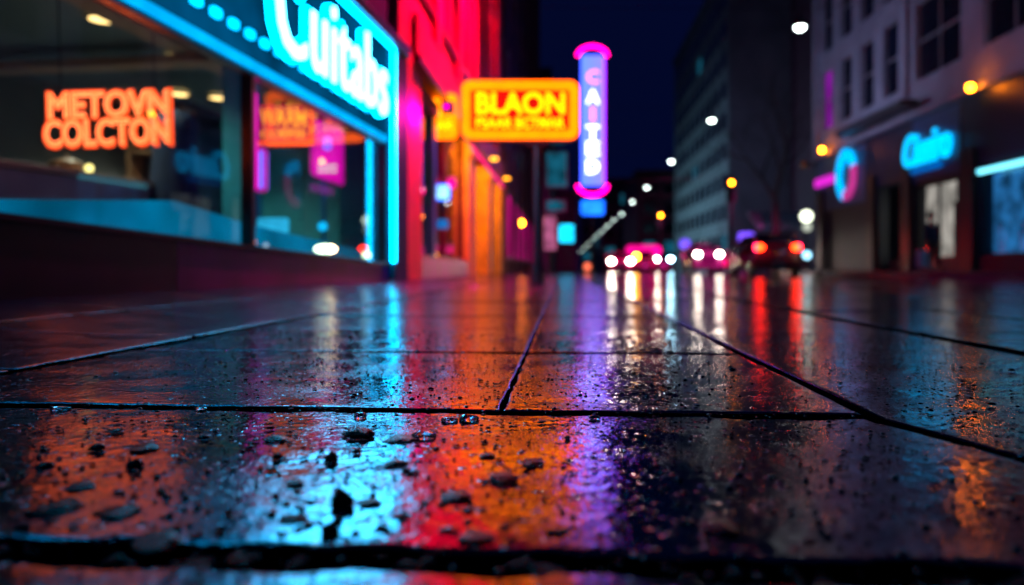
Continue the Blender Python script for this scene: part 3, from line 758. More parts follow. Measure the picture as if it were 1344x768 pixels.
for (t_, e_) in ((14.7, 70), (18.2, 110), (22.2, 60)):
    b = BM(); disc(b, (-1.72, t_, 2.90), .09, (0, 0, 1), 20, .05); fx = obj('door_lamp', b, emit('amber_disc', (5, 1.6, .05)), rb_)
    L_ = bpy.data.lights.new('amber', 'SPOT'); L_.energy = e_*2.8; L_.spot_size = 2.0; L_.spot_blend = .5; L_.color = (1, .29, .01); L_.shadow_soft_size = .12
    lo = bpy.data.objects.new('door_lamp_light', L_); COL.objects.link(lo); lo.parent = fx; lo.location = (-1.62, t_-.4, 2.6); lo.rotation_euler = (1.05, 0, .35)
for k_ in range(7):
    a = 25.1+k_*3.8; b = BM(); box(b, -2.045, -2.0, a, a+2.7, .5, 2.9); f = obj('shop_window', b, 'frame', None); f.name = 'shop_window'; f['label'] = 'x'; RW.append((f, a))
b = BM(); box(b, -1.90, -1.72, 11.35, 11.6, 2.62, 2.80, .02); fx = obj('added_spot_lamp', b, 'black', rb_)  # added lamp that turns the plinth and paving pink
b = BM(); disc(b, (-1.81, 11.335, 2.70), .03, (0, 1, .2), 16, .02); obj('lens', b, emit('added_pink_lens', (4, .0, 1.8)), fx)
L_ = bpy.data.lights.new('pink', 'SPOT'); L_.energy = 190; L_.color = (1, 0, .42); L_.spot_size = 1.1; L_.spot_blend = .8; L_.shadow_soft_size = .06
lo = bpy.data.objects.new('added_pink_light', L_); COL.objects.link(lo); lo.parent = rb_; lo.location = (-1.45, 11.2, 2.6)
lo.rotation_euler = (Vector((-2.2, 6.6, .3))-Vector((-1.45, 11.2, 2.6))).to_track_quat('-Z', 'Y').to_euler()
# things behind the red building's window
boxsign('neon_sign', 'amber sign with yellow letters cut off by the fascia in the red building window', 549, 124, 600, 182, 12.2, emit('amb2', (4., .40, .003), .2, 3), 'n_yring',
        texts=(('LAC', 0, .2, .8, .4, 'n_ytext'), ('EMAR', 0, -.2, .8, .2, 'n_ytext')), r=.1, hang=2.95)
boxsign('neon_sign', 'small pale blue glowing sign low in the red building window', 567, 243, 590, 262, 13.0, 'n_bluewhite', 'n_blue', r=.05, hang=2.95)
boxsign('neon_sign', 'tiny magenta sign above the pale blue one in the red building window', 587, 233, 598, 247, 13.6, 'n_pinkpan', None, r=.05, hang=2.95)
boxsign('neon_sign', 'dim blue strip sign under the pale blue one in the red building window', 566, 288, 588, 300, 12.8, emit('dimblue', (.01, .12, .4)), None, r=.02, hang=None)

# ------------------------------------------------------------------ AMBER SIGN
Y = 10.0; c = P(682.5, 145, Y); W = 153/F*Y; H = 76/F*Y
am = thing('illuminated_sign', 'big rounded amber box sign reading BLAON on a post over the pavement', 'sign', (c.x, Y, 0))
post = BM(); cone(post, (.24, .09, 0), (.24, .09, c.z-H/2-.02), .065, .055, 14); cone(post, (.24, .09, 0), (.24, .09, .25), .10, .09, 14); box(post, .10, .38, .02, .16, c.z-H/2-.07, c.z-H/2-.012, .01)
obj('post', post, 'redtrim', am)
b = BM(); plate(b, rrect(W+.03, H+.03, .13), .0, .16, 0, c.z); obj('sign_box', b, 'redtrim', am)
b = BM(); ring(b, rrect(W, H, .12), rrect(W-.235, H-.235, .02), -.05, -.003)
for v in b.verts: v.co.z += c.z
obj('neon_border', b, 'n_yring', am)
b = BM(); plate(b, rrect(W-.24, H-.24, .02), -.02, -.004, 0, c.z); fp = obj('sign_face', b, 'n_redpan', am)
for tx, px, py, wp, hp, off in (('BLAON', 683, 136.5, 116, 29, .025), ('PSAAR BCTMAR', 683, 162, 116, 14, .03)):
    q = P(px, py, Y); o = obj('sign_text', text_mesh(tx, wp/F*Y, hp/F*Y, offset=off, extrude=.02, res=3), 'n_ytext', am); o.location = (q.x-c.x, -.04, q.z)

# ------------------------------------------------------------------ VIOLET BLADE SIGN
Y = 25.0; c = P(778, 157, Y); W = 29/F*Y; z0 = P(0, 243, Y).z; z1 = P(0, 72, Y).z
bs = thing('blade_sign', 'tall violet blue vertical sign spelling CAITED with curved magenta ends', 'sign', (c.x, Y, 0))
b = BM(); cone(b, (0, .12, -.1), (0, .12, z0), .03, .03, 10); cone(b, (0, .12, -.1), (0, .12, .12), .1, .08, 12); obj('post', b, 'black', bs)
b = BM(); box(b, -W/2, W/2, .0, .22, z0, z1, .03); body = obj('sign_body', b, 'n_blade', bs)
for i, ch in enumerate('CAITED'):
    py = (101, 127, 150, 174, 195, 219)[i]; z = P(0, py, Y).z
    o = obj('sign_letter', text_mesh(ch, (.42 if ch != 'I' else .14), .46, offset=.02, extrude=.01), 'n_bladepink' if i in (0, 2) else 'n_bladetxt', bs); o.location = (0, -.02, z)
for sgn, zc in ((1, z1), (-1, z0)):
    b = BM(); pts = []
    for k in range(17):
        a = PI*k/16; pts.append((math.cos(a)*W*.68, .11, zc+sgn*(math.sin(a)*.34-.02)))
    tube(b, pts, .055, 8); obj('neon_cap', b, 'n_magcap', bs, True)
b = BM(); 
for x in (W/2+.03,): tube(b, [(x, .1, z0+.05), (x, .1, z1-.05)], .018, 8)
obj('edge_tube', b, emit('edge_violet', (1.6, .02, 4)), bs, True)
q0 = P(763, 282, Y); q1 = P(793, 263, Y)
b = BM(); plate(b, rrect(q1.x-q0.x, q1.z-q0.z, .08), -.02, .1, 0, (q0.z+q1.z)/2); obj('lower_sign_box', b, 'n_blue', bs)
# cyan bus-stop like sign and a poster case
def postsign(name, label, px0, py0, px1, py1, Y, m, cat='sign'):
    c = P((px0+px1)/2, (py0+py1)/2, Y); W = (px1-px0)/F*Y; H = (py1-py0)/F*Y
    r = thing(name, label, cat, (c.x, Y, 0)); b = BM(); cone(b, (0, .08, -.1), (0, .08, c.z-H/2), .05, .05, 10); obj('post', b, 'black', r)
    b = BM(); plate(b, rrect(W+.08, H+.08, .06), .0, .14, 0, c.z); obj('sign_case', b, 'black', r)
    b = BM(); plate(b, rrect(W, H, .05), -.02, -.004, 0, c.z); obj('sign_face', b, m, r); return r
postsign('illuminated_sign', 'small square cyan sign on a thin post left of the row of street lamps', 734, 295, 753, 318, 34, 'n_cy2')
postsign('poster_case', 'dim pinkish white lit poster case beside the dark post in the distance', 714, 284, 730, 328, 28, 'lit_poster', 'poster case')

# ------------------------------------------------------------------ further buildings on the left
ml = bld('maroon_building', 'tall dark maroon building beyond the red one behind the amber sign')
hs = []
for r in range(7):
    for k in range(9): hs.append((25.6+k*3.8, 27.0+k*3.8, 4.6+r*3.3, 6.7+r*3.3))
b = BM(); wall_grid(b, 'x', -12, -2.05, 24.05, 60, -.05, 28, []); obj('wall', b, 'maroon', ml)
for k in range(10): bx('pilaster', (-2.045, -1.9, 24.3+k*3.8, 24.9+k*3.8, 0, 26), 'maroon', ml, .02)
for (a, bb_, z0_, z1_) in hs[:63]:
    b = BM(); box(b, -2.045, -2.0, a, bb_, z0_, z1_); f = obj('window', b, 'frame', ml); b = BM(); box(b, -1.998, -1.985, a+.1, bb_-.1, z0_+.1, z1_-.1); obj('pane', b, 'pane', f)
bx('cornice', (-2.4, -1.7, 24.05, 60, 27.6, 28.4), 'maroon', ml)
M['added_shop_glow'] = emit('added_magenta_shop_glow', (.34, .001, .12), .6, .6)  # added glow in these panes to put magenta on the wet paving
for f, a in RW:
    f.parent = ml; del f['label']; b = BM(); box(b, -1.998, -1.985, a+.1, a+2.6, .6, 2.8); obj('pane', b, 'added_shop_glow', f)
wl = facing('wall_lamp', 'amber round wall lamp on the dark maroon building left of the post', 'lamp', 684, 293, 33.0)
b = BM(); ball(b, (0, 0, 0), .13); obj('globe', b, 'amber', wl, True); b = BM(); cone(b, (-.02, 0, .2), (-.3, 0, .32), .03, .03, 8); obj('bracket', b, 'black', wl)
tl = bld('distant_building', 'low dark building with teal lit windows between amber and violet signs', cat='building')
b = BM(); box(b, -14, -1.2, 64, 118, -.1, 17); obj('wall', b, 'navywall', tl)
for (px0, py0, px1, py1) in ((716, 198, 745, 246), (716, 262, 743, 278), (722, 175, 742, 190)):
    Y = 63.5; a_ = P(px0, py0, Y); b_ = P(px1, py1, Y); s0, t0_ = toS(a_); s1, t1_ = toS(b_)
    b = BM(); box(b, s0, s1, 63.86, 63.97, b_.z, a_.z); f = obj('window', b, 'frame', tl); b = BM(); box(b, s0+.12, s1-.12, 63.8, 63.855, b_.z+.12, a_.z-.12); obj('pane', b, 'lit_teal', f)
for k in range(8):
    a = 66+k*6.4; b = BM(); box(b, -1.19, -1.15, a, a+2.4, 3, 6); f = obj('window', b, 'frame', tl); b = BM(); box(b, -1.14, -1.12, a+.2, a+2.2, 3.2, 5.8); obj('pane', b, 'lit_teal', f)
bx('parapet', (-14, -1.0, 63.7, 118, 17.003, 17.5), 'navywall', tl)

# ------------------------------------------------------------------ RIGHT BUILDING
R = bld('corner_building', 'pale stone corner building at the right with tall dark windows over navy shopfronts')
SX = 12.0; ZF = 5.55
cols = [(8.6, 10.6), (12.0, 14.2), (15.6, 18.0), (19.4, 22.1), (23.3, 26.2), (27.5, 28.75), (29.6, 30.9), (31.8, 33.1), (34.0, 35.3)]
zr = [(6.55, 9.25), (10.1, 12.8), (13.65, 16.35), (17.2, 19.9)]
hs = [(a, b, z0, z1) for a, b in cols for z0, z1 in zr]
b = BM(); wall_grid(b, 'x', SX, SX+.45, 6, 36.2, ZF, 22, hs); obj('wall', b, 'stonewall', R)
bx('end_wall', (SX+.46, 30, 35.8, 36.2, .1, 22), 'stonewall', R)
bx('back_volume', (SX+.5, 29.9, 6.1, 35.7, ZF, 21.9), 'dark', R)
for i, (a, bb_, z0_, z1_) in enumerate(hs):
    pmn = 'lit_purple' if (a > 33.9 and z0_ < 7) else 'pane'
    window(R, SX, a, bb_, z0_, z1_, pmn, nu=2 if bb_-a > 2 else 1, nz_=2)
for t_ in (11.3, 18.7, 26.85, 36.0): bx('pilaster', (SX-.14, SX-.003, t_-.22, t_+.22, ZF+.02, 22), 'stonewall', R, .01)
b = BM()
for z in (9.68, 13.22, 16.78): box(b, SX-.06, SX-.003, 6, 36.2, z-.09, z+.09)
obj('string_course', b, 'stonewall', R)
bx('cornice', (SX-.16, SX+.2, 6, 36.3, ZF-.22, ZF-.003), 'stonewall', R, .02)
bx('balcony_ledge', (SX-.75, SX-.17, 25.6, 31.6, 5.62, 5.86), 'dark', R, .02)
# ground floor fascia and piers
b = BM(); wall_grid(b, 'x', SX+.02, SX+.4, 6, 36.2, .1, ZF-.225, [(19.3, 22.3, .55, 3.2), (23.55, 26.25, .5, 3.0), (27.2, 29.2, .1, 3.3), (30.4, 34.6, .1, 2.7), (12, 17.6, .5, 3.2)])
obj('shopfront_wall', b, 'navywall', R)
for t_ in (18.4, 22.8, 26.75, 29.75, 35.4): bx('pier', (SX-.12, SX+.017, t_-.33, t_+.33, .1, 3.75), 'dark', R, .01)
# shop windows
def shopwin(a, bb_, z0_, z1_, mm, nu):
    f = window(R, SX+.02, a, bb_, z0_, z1_, 'glass2', nu=nu, nz_=1, fw=.08, fm='black')
    return f
f = window(R, SX+.02, 23.55, 26.25, .5, 3.0, 'glass2', nu=2, nz_=1, fm='black')
bx('lit_display', (SX+.9, SX+1.0, 23.7, 29.0, .5, 3.2), 'lit_pale', R)
bx('display_floor', (SX+.41, SX+.89, 23.0, 29.0, .3, .45), 'interior', R)
for (a, wd, hgt) in ((23.2, .5, 1.9), (25.3, .16, 1.1)):
    bx('display_stand', (SX+.5, SX+.75, a+1, a+1+wd, .452, .45+hgt), 'dark', R, .02)
f = window(R, SX+.02, 19.3, 22.3, .55, 3.2, 'glass2', nu=1, nz_=1, fm='black')
bx('lit_display', (SX+.6, SX+.7, 19.6, 23.6, .55, 3.0), 'lit_blue', R)
bx('display_frame', (SX+.46, SX+.56, 20.6, 20.8, .5, 3.1), 'wood', R)
window(R, SX+.02, 12, 17.6, .5, 3.2, 'pane', nu=3, nz_=1, fm='black')
bx('doorway_back', (SX+1.2, SX+1.3, 27, 29.4, .1, 3.4), 'black', R)
b = BM(); box(b, SX+.15, SX+.2, 30.4, 34.6, .1, 2.7)
for k in range(16): box(b, SX+.10, SX+.149, 30.42, 34.58, .15+k*.16, .20+k*.16)
obj('roller_shutter', b, 'navywall', R)
b = BM(); tube(b, [(SX-.16, 19.2, 2.95), (SX-.16, 22.0, 2.95)], .07, 10); o = obj('light_bar', b, emit('bar_cyan', (.35, 1.6, 2.0)), R, True)
# ring sign
n = 40; rb1 = BM(); rb2 = BM(); 
def arc(bm, a0, a1, R0, R1, cz, ct, x0, x1, n=24):
    A = []
    for k in range(n+1):
        a = math.radians(a0+(a1-a0)*k/n); A.append([bm.verts.new((x, ct-math.cos(a)*r*.92, cz+math.sin(a)*r)) for r, x in ((R0, x0), (R1, x0), (R1, x1), (R0, x1))])
    for i in range(n):
        for k in range(4): bm.faces.new((A[i][k], A[i][(k+1) % 4], A[i+1][(k+1) % 4], A[i+1][k]))
    bm.faces.new(A[0]); bm.faces.new(A[-1][::-1])
rg_ = bld('ring_sign', 'glowing cyan and magenta ring shaped sign on the navy corner shopfront', cat='sign')
arc(rb1, 20, 252, .66, 1.10, 4.15, 32.2, SX-.16, SX-.02); arc(rb2, 255, 377, .68, 1.07, 4.15, 32.2, SX-.15, SX-.03)
o = obj('ring', rb1, 'ringc', rg_); o = obj('ring', rb2, 'ringm', rg_)
o.data.name = 'ring_magenta'; o['label'] = 'magenta part of the ring'
b = BM(); box(b, SX-.14, SX-.02, 33.7, 36.0, 4.0, 4.38, .03); obj('side_bar', b, emit('bar_mag', (.7, .02, .6)), rg_)
b = BM(); box(b, SX-.015, SX+.015, 30.4, 36.0, 2.85, 5.2); obj('backing_panel', b, mat('blue_panel', (.02, .10, .24), .4), rg_)
sg = bld('script_sign', 'cyan glowing script sign reading Cinuiro with an underline on the navy fascia', cat='sign')
me = text_mesh('Cinuiro', 3.15, 1.12, offset=.004, extrude=.03, bevel=.012, res=3, shear=.25, spacing=.9)
o = obj('sign_text', me, 'signc', sg); o.location = (SX-.12, 25.2, 4.22); o.rotation_euler = (0, 0, -PI/2)
b = BM(); box(b, SX-.12, SX-.03, 24.3, 26.3, 3.42, 3.58, .02); obj('underline', b, 'signb', sg)
b = BM(); box(b, SX-.025, SX+.015, 23.3, 26.35, 3.15, 5.25); obj('backing_panel', b, mat('blue_panel2', (.02, .07, .2), .4), sg)
# wall lamps
for (px, py, t_, lab) in ((1252, 115, 22.0, 'amber globe wall lamp above the right hand shopfront'), (1070, 197, 34.2, 'amber globe wall lamp at the far corner of the pale stone building')):
    s_ = 11.6; w_ = S(s_, t_); z = CH+(HZ-py)/F*w_.y
    r_ = thing('wall_lamp', lab, 'lamp', (w_.x, w_.y, z), -ANG, 'amber lamps on the pale stone building')
    b = BM(); ball(b, (0, 0, 0), .10); obj('globe', b, emit('wall_amber', (60, 12, .2)), r_, True)
    b = BM(); cone(b, (.1, 0, .08), (.4, 0, .1), .03, .03, 8); box(b, .31, .396, -.1, .1, -.05, .25); obj('bracket', b, 'black', r_)
# person in front of the lit window
def skin_fig(name, verts, edges, mm, parent, sub=1):
    me = bpy.data.meshes.new(name); me.from_pydata([v[:3] for v in verts], edges, [])
    o = bpy.data.objects.new(name, me); COL.objects.link(o)
    md = o.modifiers.new('s', 'SKIN'); s2 = o.modifiers.new('u', 'SUBSURF'); s2.levels = sub; s2.render_levels = sub
    for i, v in enumerate(verts):
        me.skin_vertices[0].data[i].radius = (v[3], v[4] if len(v) > 4 else v[3])
    me.skin_vertices[0].data[0].use_root = True
    bpy.context.view_layer.update()
    m2 = bpy.data.meshes.new_from_object(o.evaluated_get(bpy.context.evaluated_depsgraph_get())); bpy.data.objects.remove(o)
    return obj(name, m2, mm, parent, True)
w_ = S(11.0, 23.0)
pr = thing('person', 'person in dark coat carrying a pale blue bag before the lit window', 'person', (w_.x, w_.y, .11), -ANG+.5)
body = skin_fig('body', [(0, 0, .93, .12, .10), (0, 0, 1.15, .12, .09), (0, 0, 1.38, .14, .09), (0, 0, 1.49, .05, .05), (0, -.01, 1.56, .06, .07), (0, -.01, 1.66, .085, .10), (0, -.01, 1.74, .05, .06),
    (-.19, 0, 1.39, .05, .05), (-.24, .02, 1.12, .04, .04), (-.23, -.05, .87, .03, .03), (-.23, -.07, .78, .03, .02),
    (.19, 0, 1.39, .05, .05), (.25, .02, 1.12, .04, .04), (.26, -.03, .87, .03, .03), (.26, -.05, .78, .03, .02),
    (-.10, 0, .85, .085, .085), (-.11, -.05, .48, .055, .055), (-.11, .06, .09, .04, .04), (-.11, -.08, .035, .04, .03),
    (.10, 0, .85, .085, .085), (.11, -.12, .50, .055, .055), (.12, -.16, .09, .04, .04), (.12, -.30, .035, .04, .03)],
    [(0, 1), (1, 2), (2, 3), (3, 4), (4, 5), (5, 6), (2, 7), (7, 8), (8, 9), (9, 10), (2, 11), (11, 12), (12, 13), (13, 14), (0, 15), (15, 16), (16, 17), (17, 18), (0, 19), (19, 20), (20, 21), (21, 22)], 'skin', pr)
skin_fig('coat', [(0, 0, .78, .19, .15), (0, 0, 1.1, .16, .12), (0, 0, 1.38, .165, .115), (0, 0, 1.46, .08, .07), (-.19, 0, 1.39, .07, .07), (-.24, .02, 1.12, .058, .058), (-.23, -.05, .88, .045, .045),
    (.19, 0, 1.39, .07, .07), (.25, .02, 1.12, .058, .058), (.26, -.03, .88, .045, .045)], [(0, 1), (1, 2), (2, 3), (2, 4), (4, 5), (5, 6), (2, 7), (7, 8), (8, 9)], 'garment', pr)
skin_fig('trousers', [(0, 0, .86, .13, .12), (-.10, 0, .82, .10, .10), (-.11, -.05, .48, .07, .07), (-.11, .05, .12, .055, .055), (.10, 0, .82, .10, .10), (.11, -.12, .50, .07, .07), (.12, -.15, .12, .055, .055)],
    [(0, 1), (1, 2), (2, 3), (0, 4), (4, 5), (5, 6)], 'dark', pr)
b = BM(); ball(b, (0, .015, 1.70), .105, .92, 1.05, .95)
for v in list(b.verts):
    if v.co.y < -.05 and v.co.z < 1.71: v.co.y = -.05
obj('hair', b, 'hair', pr, True)
b = BM(); ball(b, (-.11, -.04, .045), .06, .8, 2.1, .75); ball(b, (.12, -.26, .045), .06, .8, 2.1, .75); obj('shoes', b, 'black', pr, True)
bg = thing('shopping_bag', 'pale blue shopping bag held by the person in front of the lit window', 'bag', (w_.x-.28, w_.y-.05, .11), -ANG+.5)
b = BM(); box(b, -.2, .2, -.09, .09, .10, .62, .02); obj('bag_body', b, emit('bag_lit', (.05, .14, .25)) if False else 'whitebag', bg)
b = BM(); tube(b, [(-.08, 0, .61), (-.06, 0, .72), (0, 0, .76), (.06, 0, .72), (.08, 0, .61)], .008, 6); obj('handle', b, 'black', bg)

# ------------------------------------------------------------------ far right buildings
FR = bld('grey_tower', 'tall grey concrete block with faint rows of windows behind the bare tree')
b = BM(); box(b, 18, 44, 82, 122, -.1, 33.2); obj('wall', b, 'greywall', FR)
for k in range(11): bx('pilaster', (17.85, 17.997, 82.2+k*3.7, 82.8+k*3.7, 0, 33), 'greywall', FR, .02)
for r in range(9):
    for k in range(10):
        a = 83.1+k*3.7; z = 2+r*3.4; b = BM(); box(b, 17.93, 17.997, a, a+2.5, z, z+2.1); f = obj('window', b, 'frame', FR)
        if True:
            b = BM(); box(b, 17.90, 17.927, a+.12, a+2.38, z+.12, z+1.98); obj('pane', b, 'lit_teal' if (r*7+k*5) % 23 == 0 else 'pane', f)
bx('parapet', (17.7, 44, 81.7, 122.3, 33.203, 34), 'greywall', FR)
F2 = bld('dark_tower', 'broad dark building right behind the bare tree beside the stone corner building')
b = BM(); box(b, 24, 60, 62, 80, -.1, 40); obj('wall', b, 'maroon', F2)
for r in range(8):
    for k in range(5):
        a = 24.8+k*3.2; z = 6+r*3.8; b = BM(); box(b, a, a+1.8, 61.93, 61.997, z, z+2.4); f = obj('window', b, 'frame', F2); b = BM(); box(b, a+.12, a+1.68, 61.90, 61.927, z+.12, z+2.28); obj('pane', b, 'pane', f)
bx('parapet', (23.7, 60, 61.7, 80.3, 40.003, 40.8), 'maroon', F2)
aw = bld('awning', 'pale grey shop awning low behind the signal pole', cat='awning')
b = BM()
for (x0, x1, z0_, z1_) in ((15, 22.5, 3.6, 4.3),):
    A_ = [b.verts.new(p) for p in ((x0, 58.6, z0_), (x1, 58.6, z0_), (x1, 61.9, z1_+.5), (x0, 61.9, z1_+.5), (x0, 58.6, z0_-.35), (x1, 58.6, z0_-.35), (x1, 61.9, z1_+.35), (x0, 61.9, z1_+.35))]
    for f_ in ((0, 1, 2, 3), (4, 7, 6, 5), (0, 4, 5, 1), (3, 2, 6, 7), (0, 3, 7, 4), (1, 5, 6, 2)): b.faces.new([A_[i] for i in f_])
obj('canopy', b, mat('pale_canvas', (.35, .5, .5), .8), aw)
b = BM()
for x in (15.2, 18.7, 22.3): cone(b, (x, 58.8, -.1), (x, 58.8, 3.4), .06, .06, 8)
obj('support_post', b, 'black', aw)
for i, (s0, s1, t0_, h, lab, mm) in enumerate(((13, 30, 132, 17, 'low violet grey distant building left of the grey tower', 'maroon'), (9.5, 26, 185, 22, 'faint distant building under the violet sign line', 'navywall'), (6.0, 24, 260, 24, 'farthest faint building at the end of the street', 'greywall'), (-22, 2.2, 126, 13, 'distant dark building behind the small cyan sign', 'navywall'))):
    r_ = bld('distant_building', lab); b = BM(); box(b, s0, s1, t0_, t0_+30, -.1, h); obj('wall', b, mm, r_)
    for rr in range(4):
        for kk in range(4):
            a = s0+1+kk*(s1-s0-2)/4; z = 3+rr*h/5
            b = BM(); box(b, a, a+(s1-s0)/8, t0_-.12, t0_-.003, z, z+h/9); obj('window', b, 'lit_teal' if (rr*3+kk*i) % 5 == 0 else 'pane', r_)
    bx('parapet', (s0-.3, s1+.3, t0_-.3, t0_+30, h+.003, h+.6), mm, r_)

# ------------------------------------------------------------------ bare tree
tr = thing('bare_tree', 'tall leafless tree with dark spreading branches behind the parked car', 'tree', (P(1016, 352, 50).x, 50, -.1))
tb = BM(); cb = BM(); rt = random.Random(5)
def grow(p, d, L, r, lev):
    n = 4; pts = [p]; rs = [r]
    for i in range(n):
        d = (d+Vector((rt.uniform(-.14, .14), rt.uniform(-.14, .14), rt.uniform(-.02, .12)))).normalized(); p = p+d*L/n; pts.append(p); rs.append(r*(1-.45*(i+1)/n))
    tube(tb if lev == 0 else cb, pts, rs, 8 if lev < 2 else 4)
    if lev >= 6: return
    for k in range(3 if lev < 5 else 2):
        sp = .34+.16*rt.random(); a = rt.uniform(0, 2*PI); q = d.orthogonal().normalized(); q.rotate(Matrix.Rotation(a, 3, d))
        grow(pts[rt.choice((-1, -1, -2, -3)) if lev else -1], (d+q*sp*1.6+Vector((0, 0, .12))).normalized(), L*rt.uniform(.62, .82), rs[-1]*.78, lev+1)
grow(Vector((0, 0, 0)), Vector((0, 0, 1)), 5.0, .40, 0)
obj('trunk', tb, 'bark', tr, True); obj('crown', cb, 'bark', tr)

# ------------------------------------------------------------------ street lamps on span wires
lampm = None
tt = [17.8, 29, 40.4, 52, 64, 76.5, 89, 101, 114, 128, 143, 160, 178, 198, 220, 244, 270, 298]
names = ['nearest', 'second', 'third', 'fourth', 'fifth', 'sixth', 'seventh', 'eighth', 'ninth', 'tenth', 'eleventh', 'twelfth', 'thirteenth', 'fourteenth', 'fifteenth', 'sixteenth', 'seventeenth', 'farthest']
def lamp(): 
    r = thing('street_lamp', 'x', 'street lamp', (0, 0, 0), -ANG, 'white street lamps strung over the road')
    b = BM(); prof = ((.01, .26), (.07, .24), (.09, .14), (.17, .08), (.18, .03), (.16, .0))
    rg = [[b.verts.new((math.cos(2*PI*q/20)*rr, math.sin(2*PI*q/20)*rr, z)) for q in range(20)] for rr, z in prof]
    for a in range(len(rg)-1):
        for q in range(20): b.faces.new((rg[a][q], rg[a][(q+1) % 20], rg[a+1][(q+1) % 20], rg[a+1][q]))
    obj('lamp_shade', b, 'black', r, True)
    b = BM(); ball(b, (0, 0, .0), .115, 1, 1, .65, 20, 12); obj('lamp_globe', b, 'lampwhite', r, True)
    b = BM(); cone(b, (-9.8, 0, .75), (0, 0, .45), .008, .008, 5); cone(b, (0, 0, .45), (5.9, 0, .75), .008, .008, 5); cone(b, (0, 0, .25), (0, 0, .46), .012, .012, 6); obj('span_wire', b, 'black', r)
    return r
lampm = lamp(); flp = None
pxs = [(1050, 36), (934, 158), (881, 212), (849, 246), (830, 265), (816, 281)]
for i, t_ in enumerate(tt):
    o = lampm if i == 0 else copy_tree(lampm)
    if i < 6: Y = t_; w_ = P(*pxs[i], Y)
    else: w_ = S(5.95, t_, 6.0)
    o.location = w_
    if i in (4, 5):
        L_ = bpy.data.lights.new('added_facade_spot', 'SPOT'); L_.energy = 900; L_.color = (.45, .5, .9); L_.shadow_soft_size = .15; L_.spot_size = 1.9; L_.spot_blend = .6  # added spot inside the lamp to brighten the dark tower
        lo = bpy.data.objects.new('added_facade_spot', L_); COL.objects.link(lo); lo.parent = o; lo.location = (0, 0, -.16)
        lo.rotation_euler = (Vector((23, 12, 6))).to_track_quat('-Z', 'Y').to_euler()
    if i in (6, 7, 8):
        L_ = bpy.data.lights.new('added_facade_spot', 'SPOT'); L_.energy = 2300; L_.color = (.35, .75, .9); L_.shadow_soft_size = .15; L_.spot_size = 2.2; L_.spot_blend = .6  # added spot that lifts the grey tower
        lo = bpy.data.objects.new('added_facade_spot', L_); COL.objects.link(lo); lo.parent = o; lo.location = (0, 0, -.16); lo.rotation_euler = (0, -1.75, 0)
    if i < 4:
        L_ = bpy.data.lights.new('added_facade_spot', 'SPOT'); L_.energy = (200, 380, 480, 420)[i]; L_.color = (.50, .62, 1); L_.shadow_soft_size = .15; L_.spot_size = 2.1; L_.spot_blend = .8  # added spot aimed up at the right-hand facades
        lo = bpy.data.objects.new('added_facade_spot', L_); COL.objects.link(lo); lo.parent = o; lo.location = (0, 0, -.16); lo.rotation_euler = (0, -2.0, 0)
    o['label'] = names[i]+' white street lamp in the row hanging over the road' if i < 17 else 'farthest and smallest white street lamp at the left end of the row'
    if i >= 5:
        for ch in o.children:
            if ch.name.startswith('lamp_globe'):
                ch.data = ch.data.copy(); ch.data.materials.clear(); ch.data.materials.append(M['lampfar'])
# ------------------------------------------------------------------ amber signals
for (px, py, Y, lab, hh) in ((960, 240, 38, 'dark signal pole with a round amber light left of the bare tree', .18), (867, 283, 70, 'distant amber signal light above the oncoming cars', .26)):
    c = P(px, py, Y); r_ = thing('traffic_signal', lab, 'traffic light', (c.x, Y, -.1), 0, 'amber signals over the road')
    b = BM(); cone(b, (0, .2, 0), (0, .2, c.z+.1+.2), .09, .07, 12); cone(b, (0, .2, 0), (0, .2, .5), .16, .12, 12); obj('pole', b, 'black', r_)
    b = BM(); box(b, -.22, .22, 0, .25, c.z+.1-1.0, c.z+.1+.35, .03); obj('signal_box', b, 'black', r_)
    b = BM(); disc(b, (0, -.02, c.z+.1), hh/2, (0, 1, 0), 20, .04); obj('amber_lens', b, 'amber', r_)
    b = BM(); disc(b, (0, -.015, c.z+.1-.4), .11, (0, 1, 0), 20, .03); disc(b, (0, -.015, c.z+.1-.75), .11, (0, 1, 0), 20, .03); obj('dark_lens', b, 'pane', r_)
# globe lamps by the corner
c = P(1056, 352, 48)
gp = thing('lamp_post', 'lamp post with two pale globes next to the corner of the stone building', 'lamp post', (c.x, 48, -.1))
b = BM(); cone(b, (0, 0, 0), (0, 0, 3.7), .06, .045, 10); cone(b, (0, 0, 0), (0, 0, .4), .12, .08, 12); obj('pole', b, 'black', gp)
M['pglobe'] = emit('pale_globe', (3.0, 3.2, 2.4)); M['dglobe'] = emit('dim_globe', (.5, .55, .45))
b = BM(); ball(b, (.1, -.05, P(0, 284, 48).z+.1), .36); obj('globe', b, 'pglobe', gp, True)
b = BM(); ball(b, (.15, -.05, P(0, 298, 48).z+.1), .28); o = obj('globe', b, 'dglobe', gp, True)
c = P(1059, 335, 40); bo = thing('bollard_light', 'low pale blue bollard light beside the dark red car', 'bollard', (c.x, 40, -.1))
b = BM(); cone(b, (0, 0, 0), (0, 0, c.z-.1), .1, .09, 12); obj('post', b, 'black', bo); b = BM(); ball(b, (0, 0, c.z+.1), .2); obj('globe', b, emit('bollard_glow', (1.0, 2.2, 3.0)), bo, True)

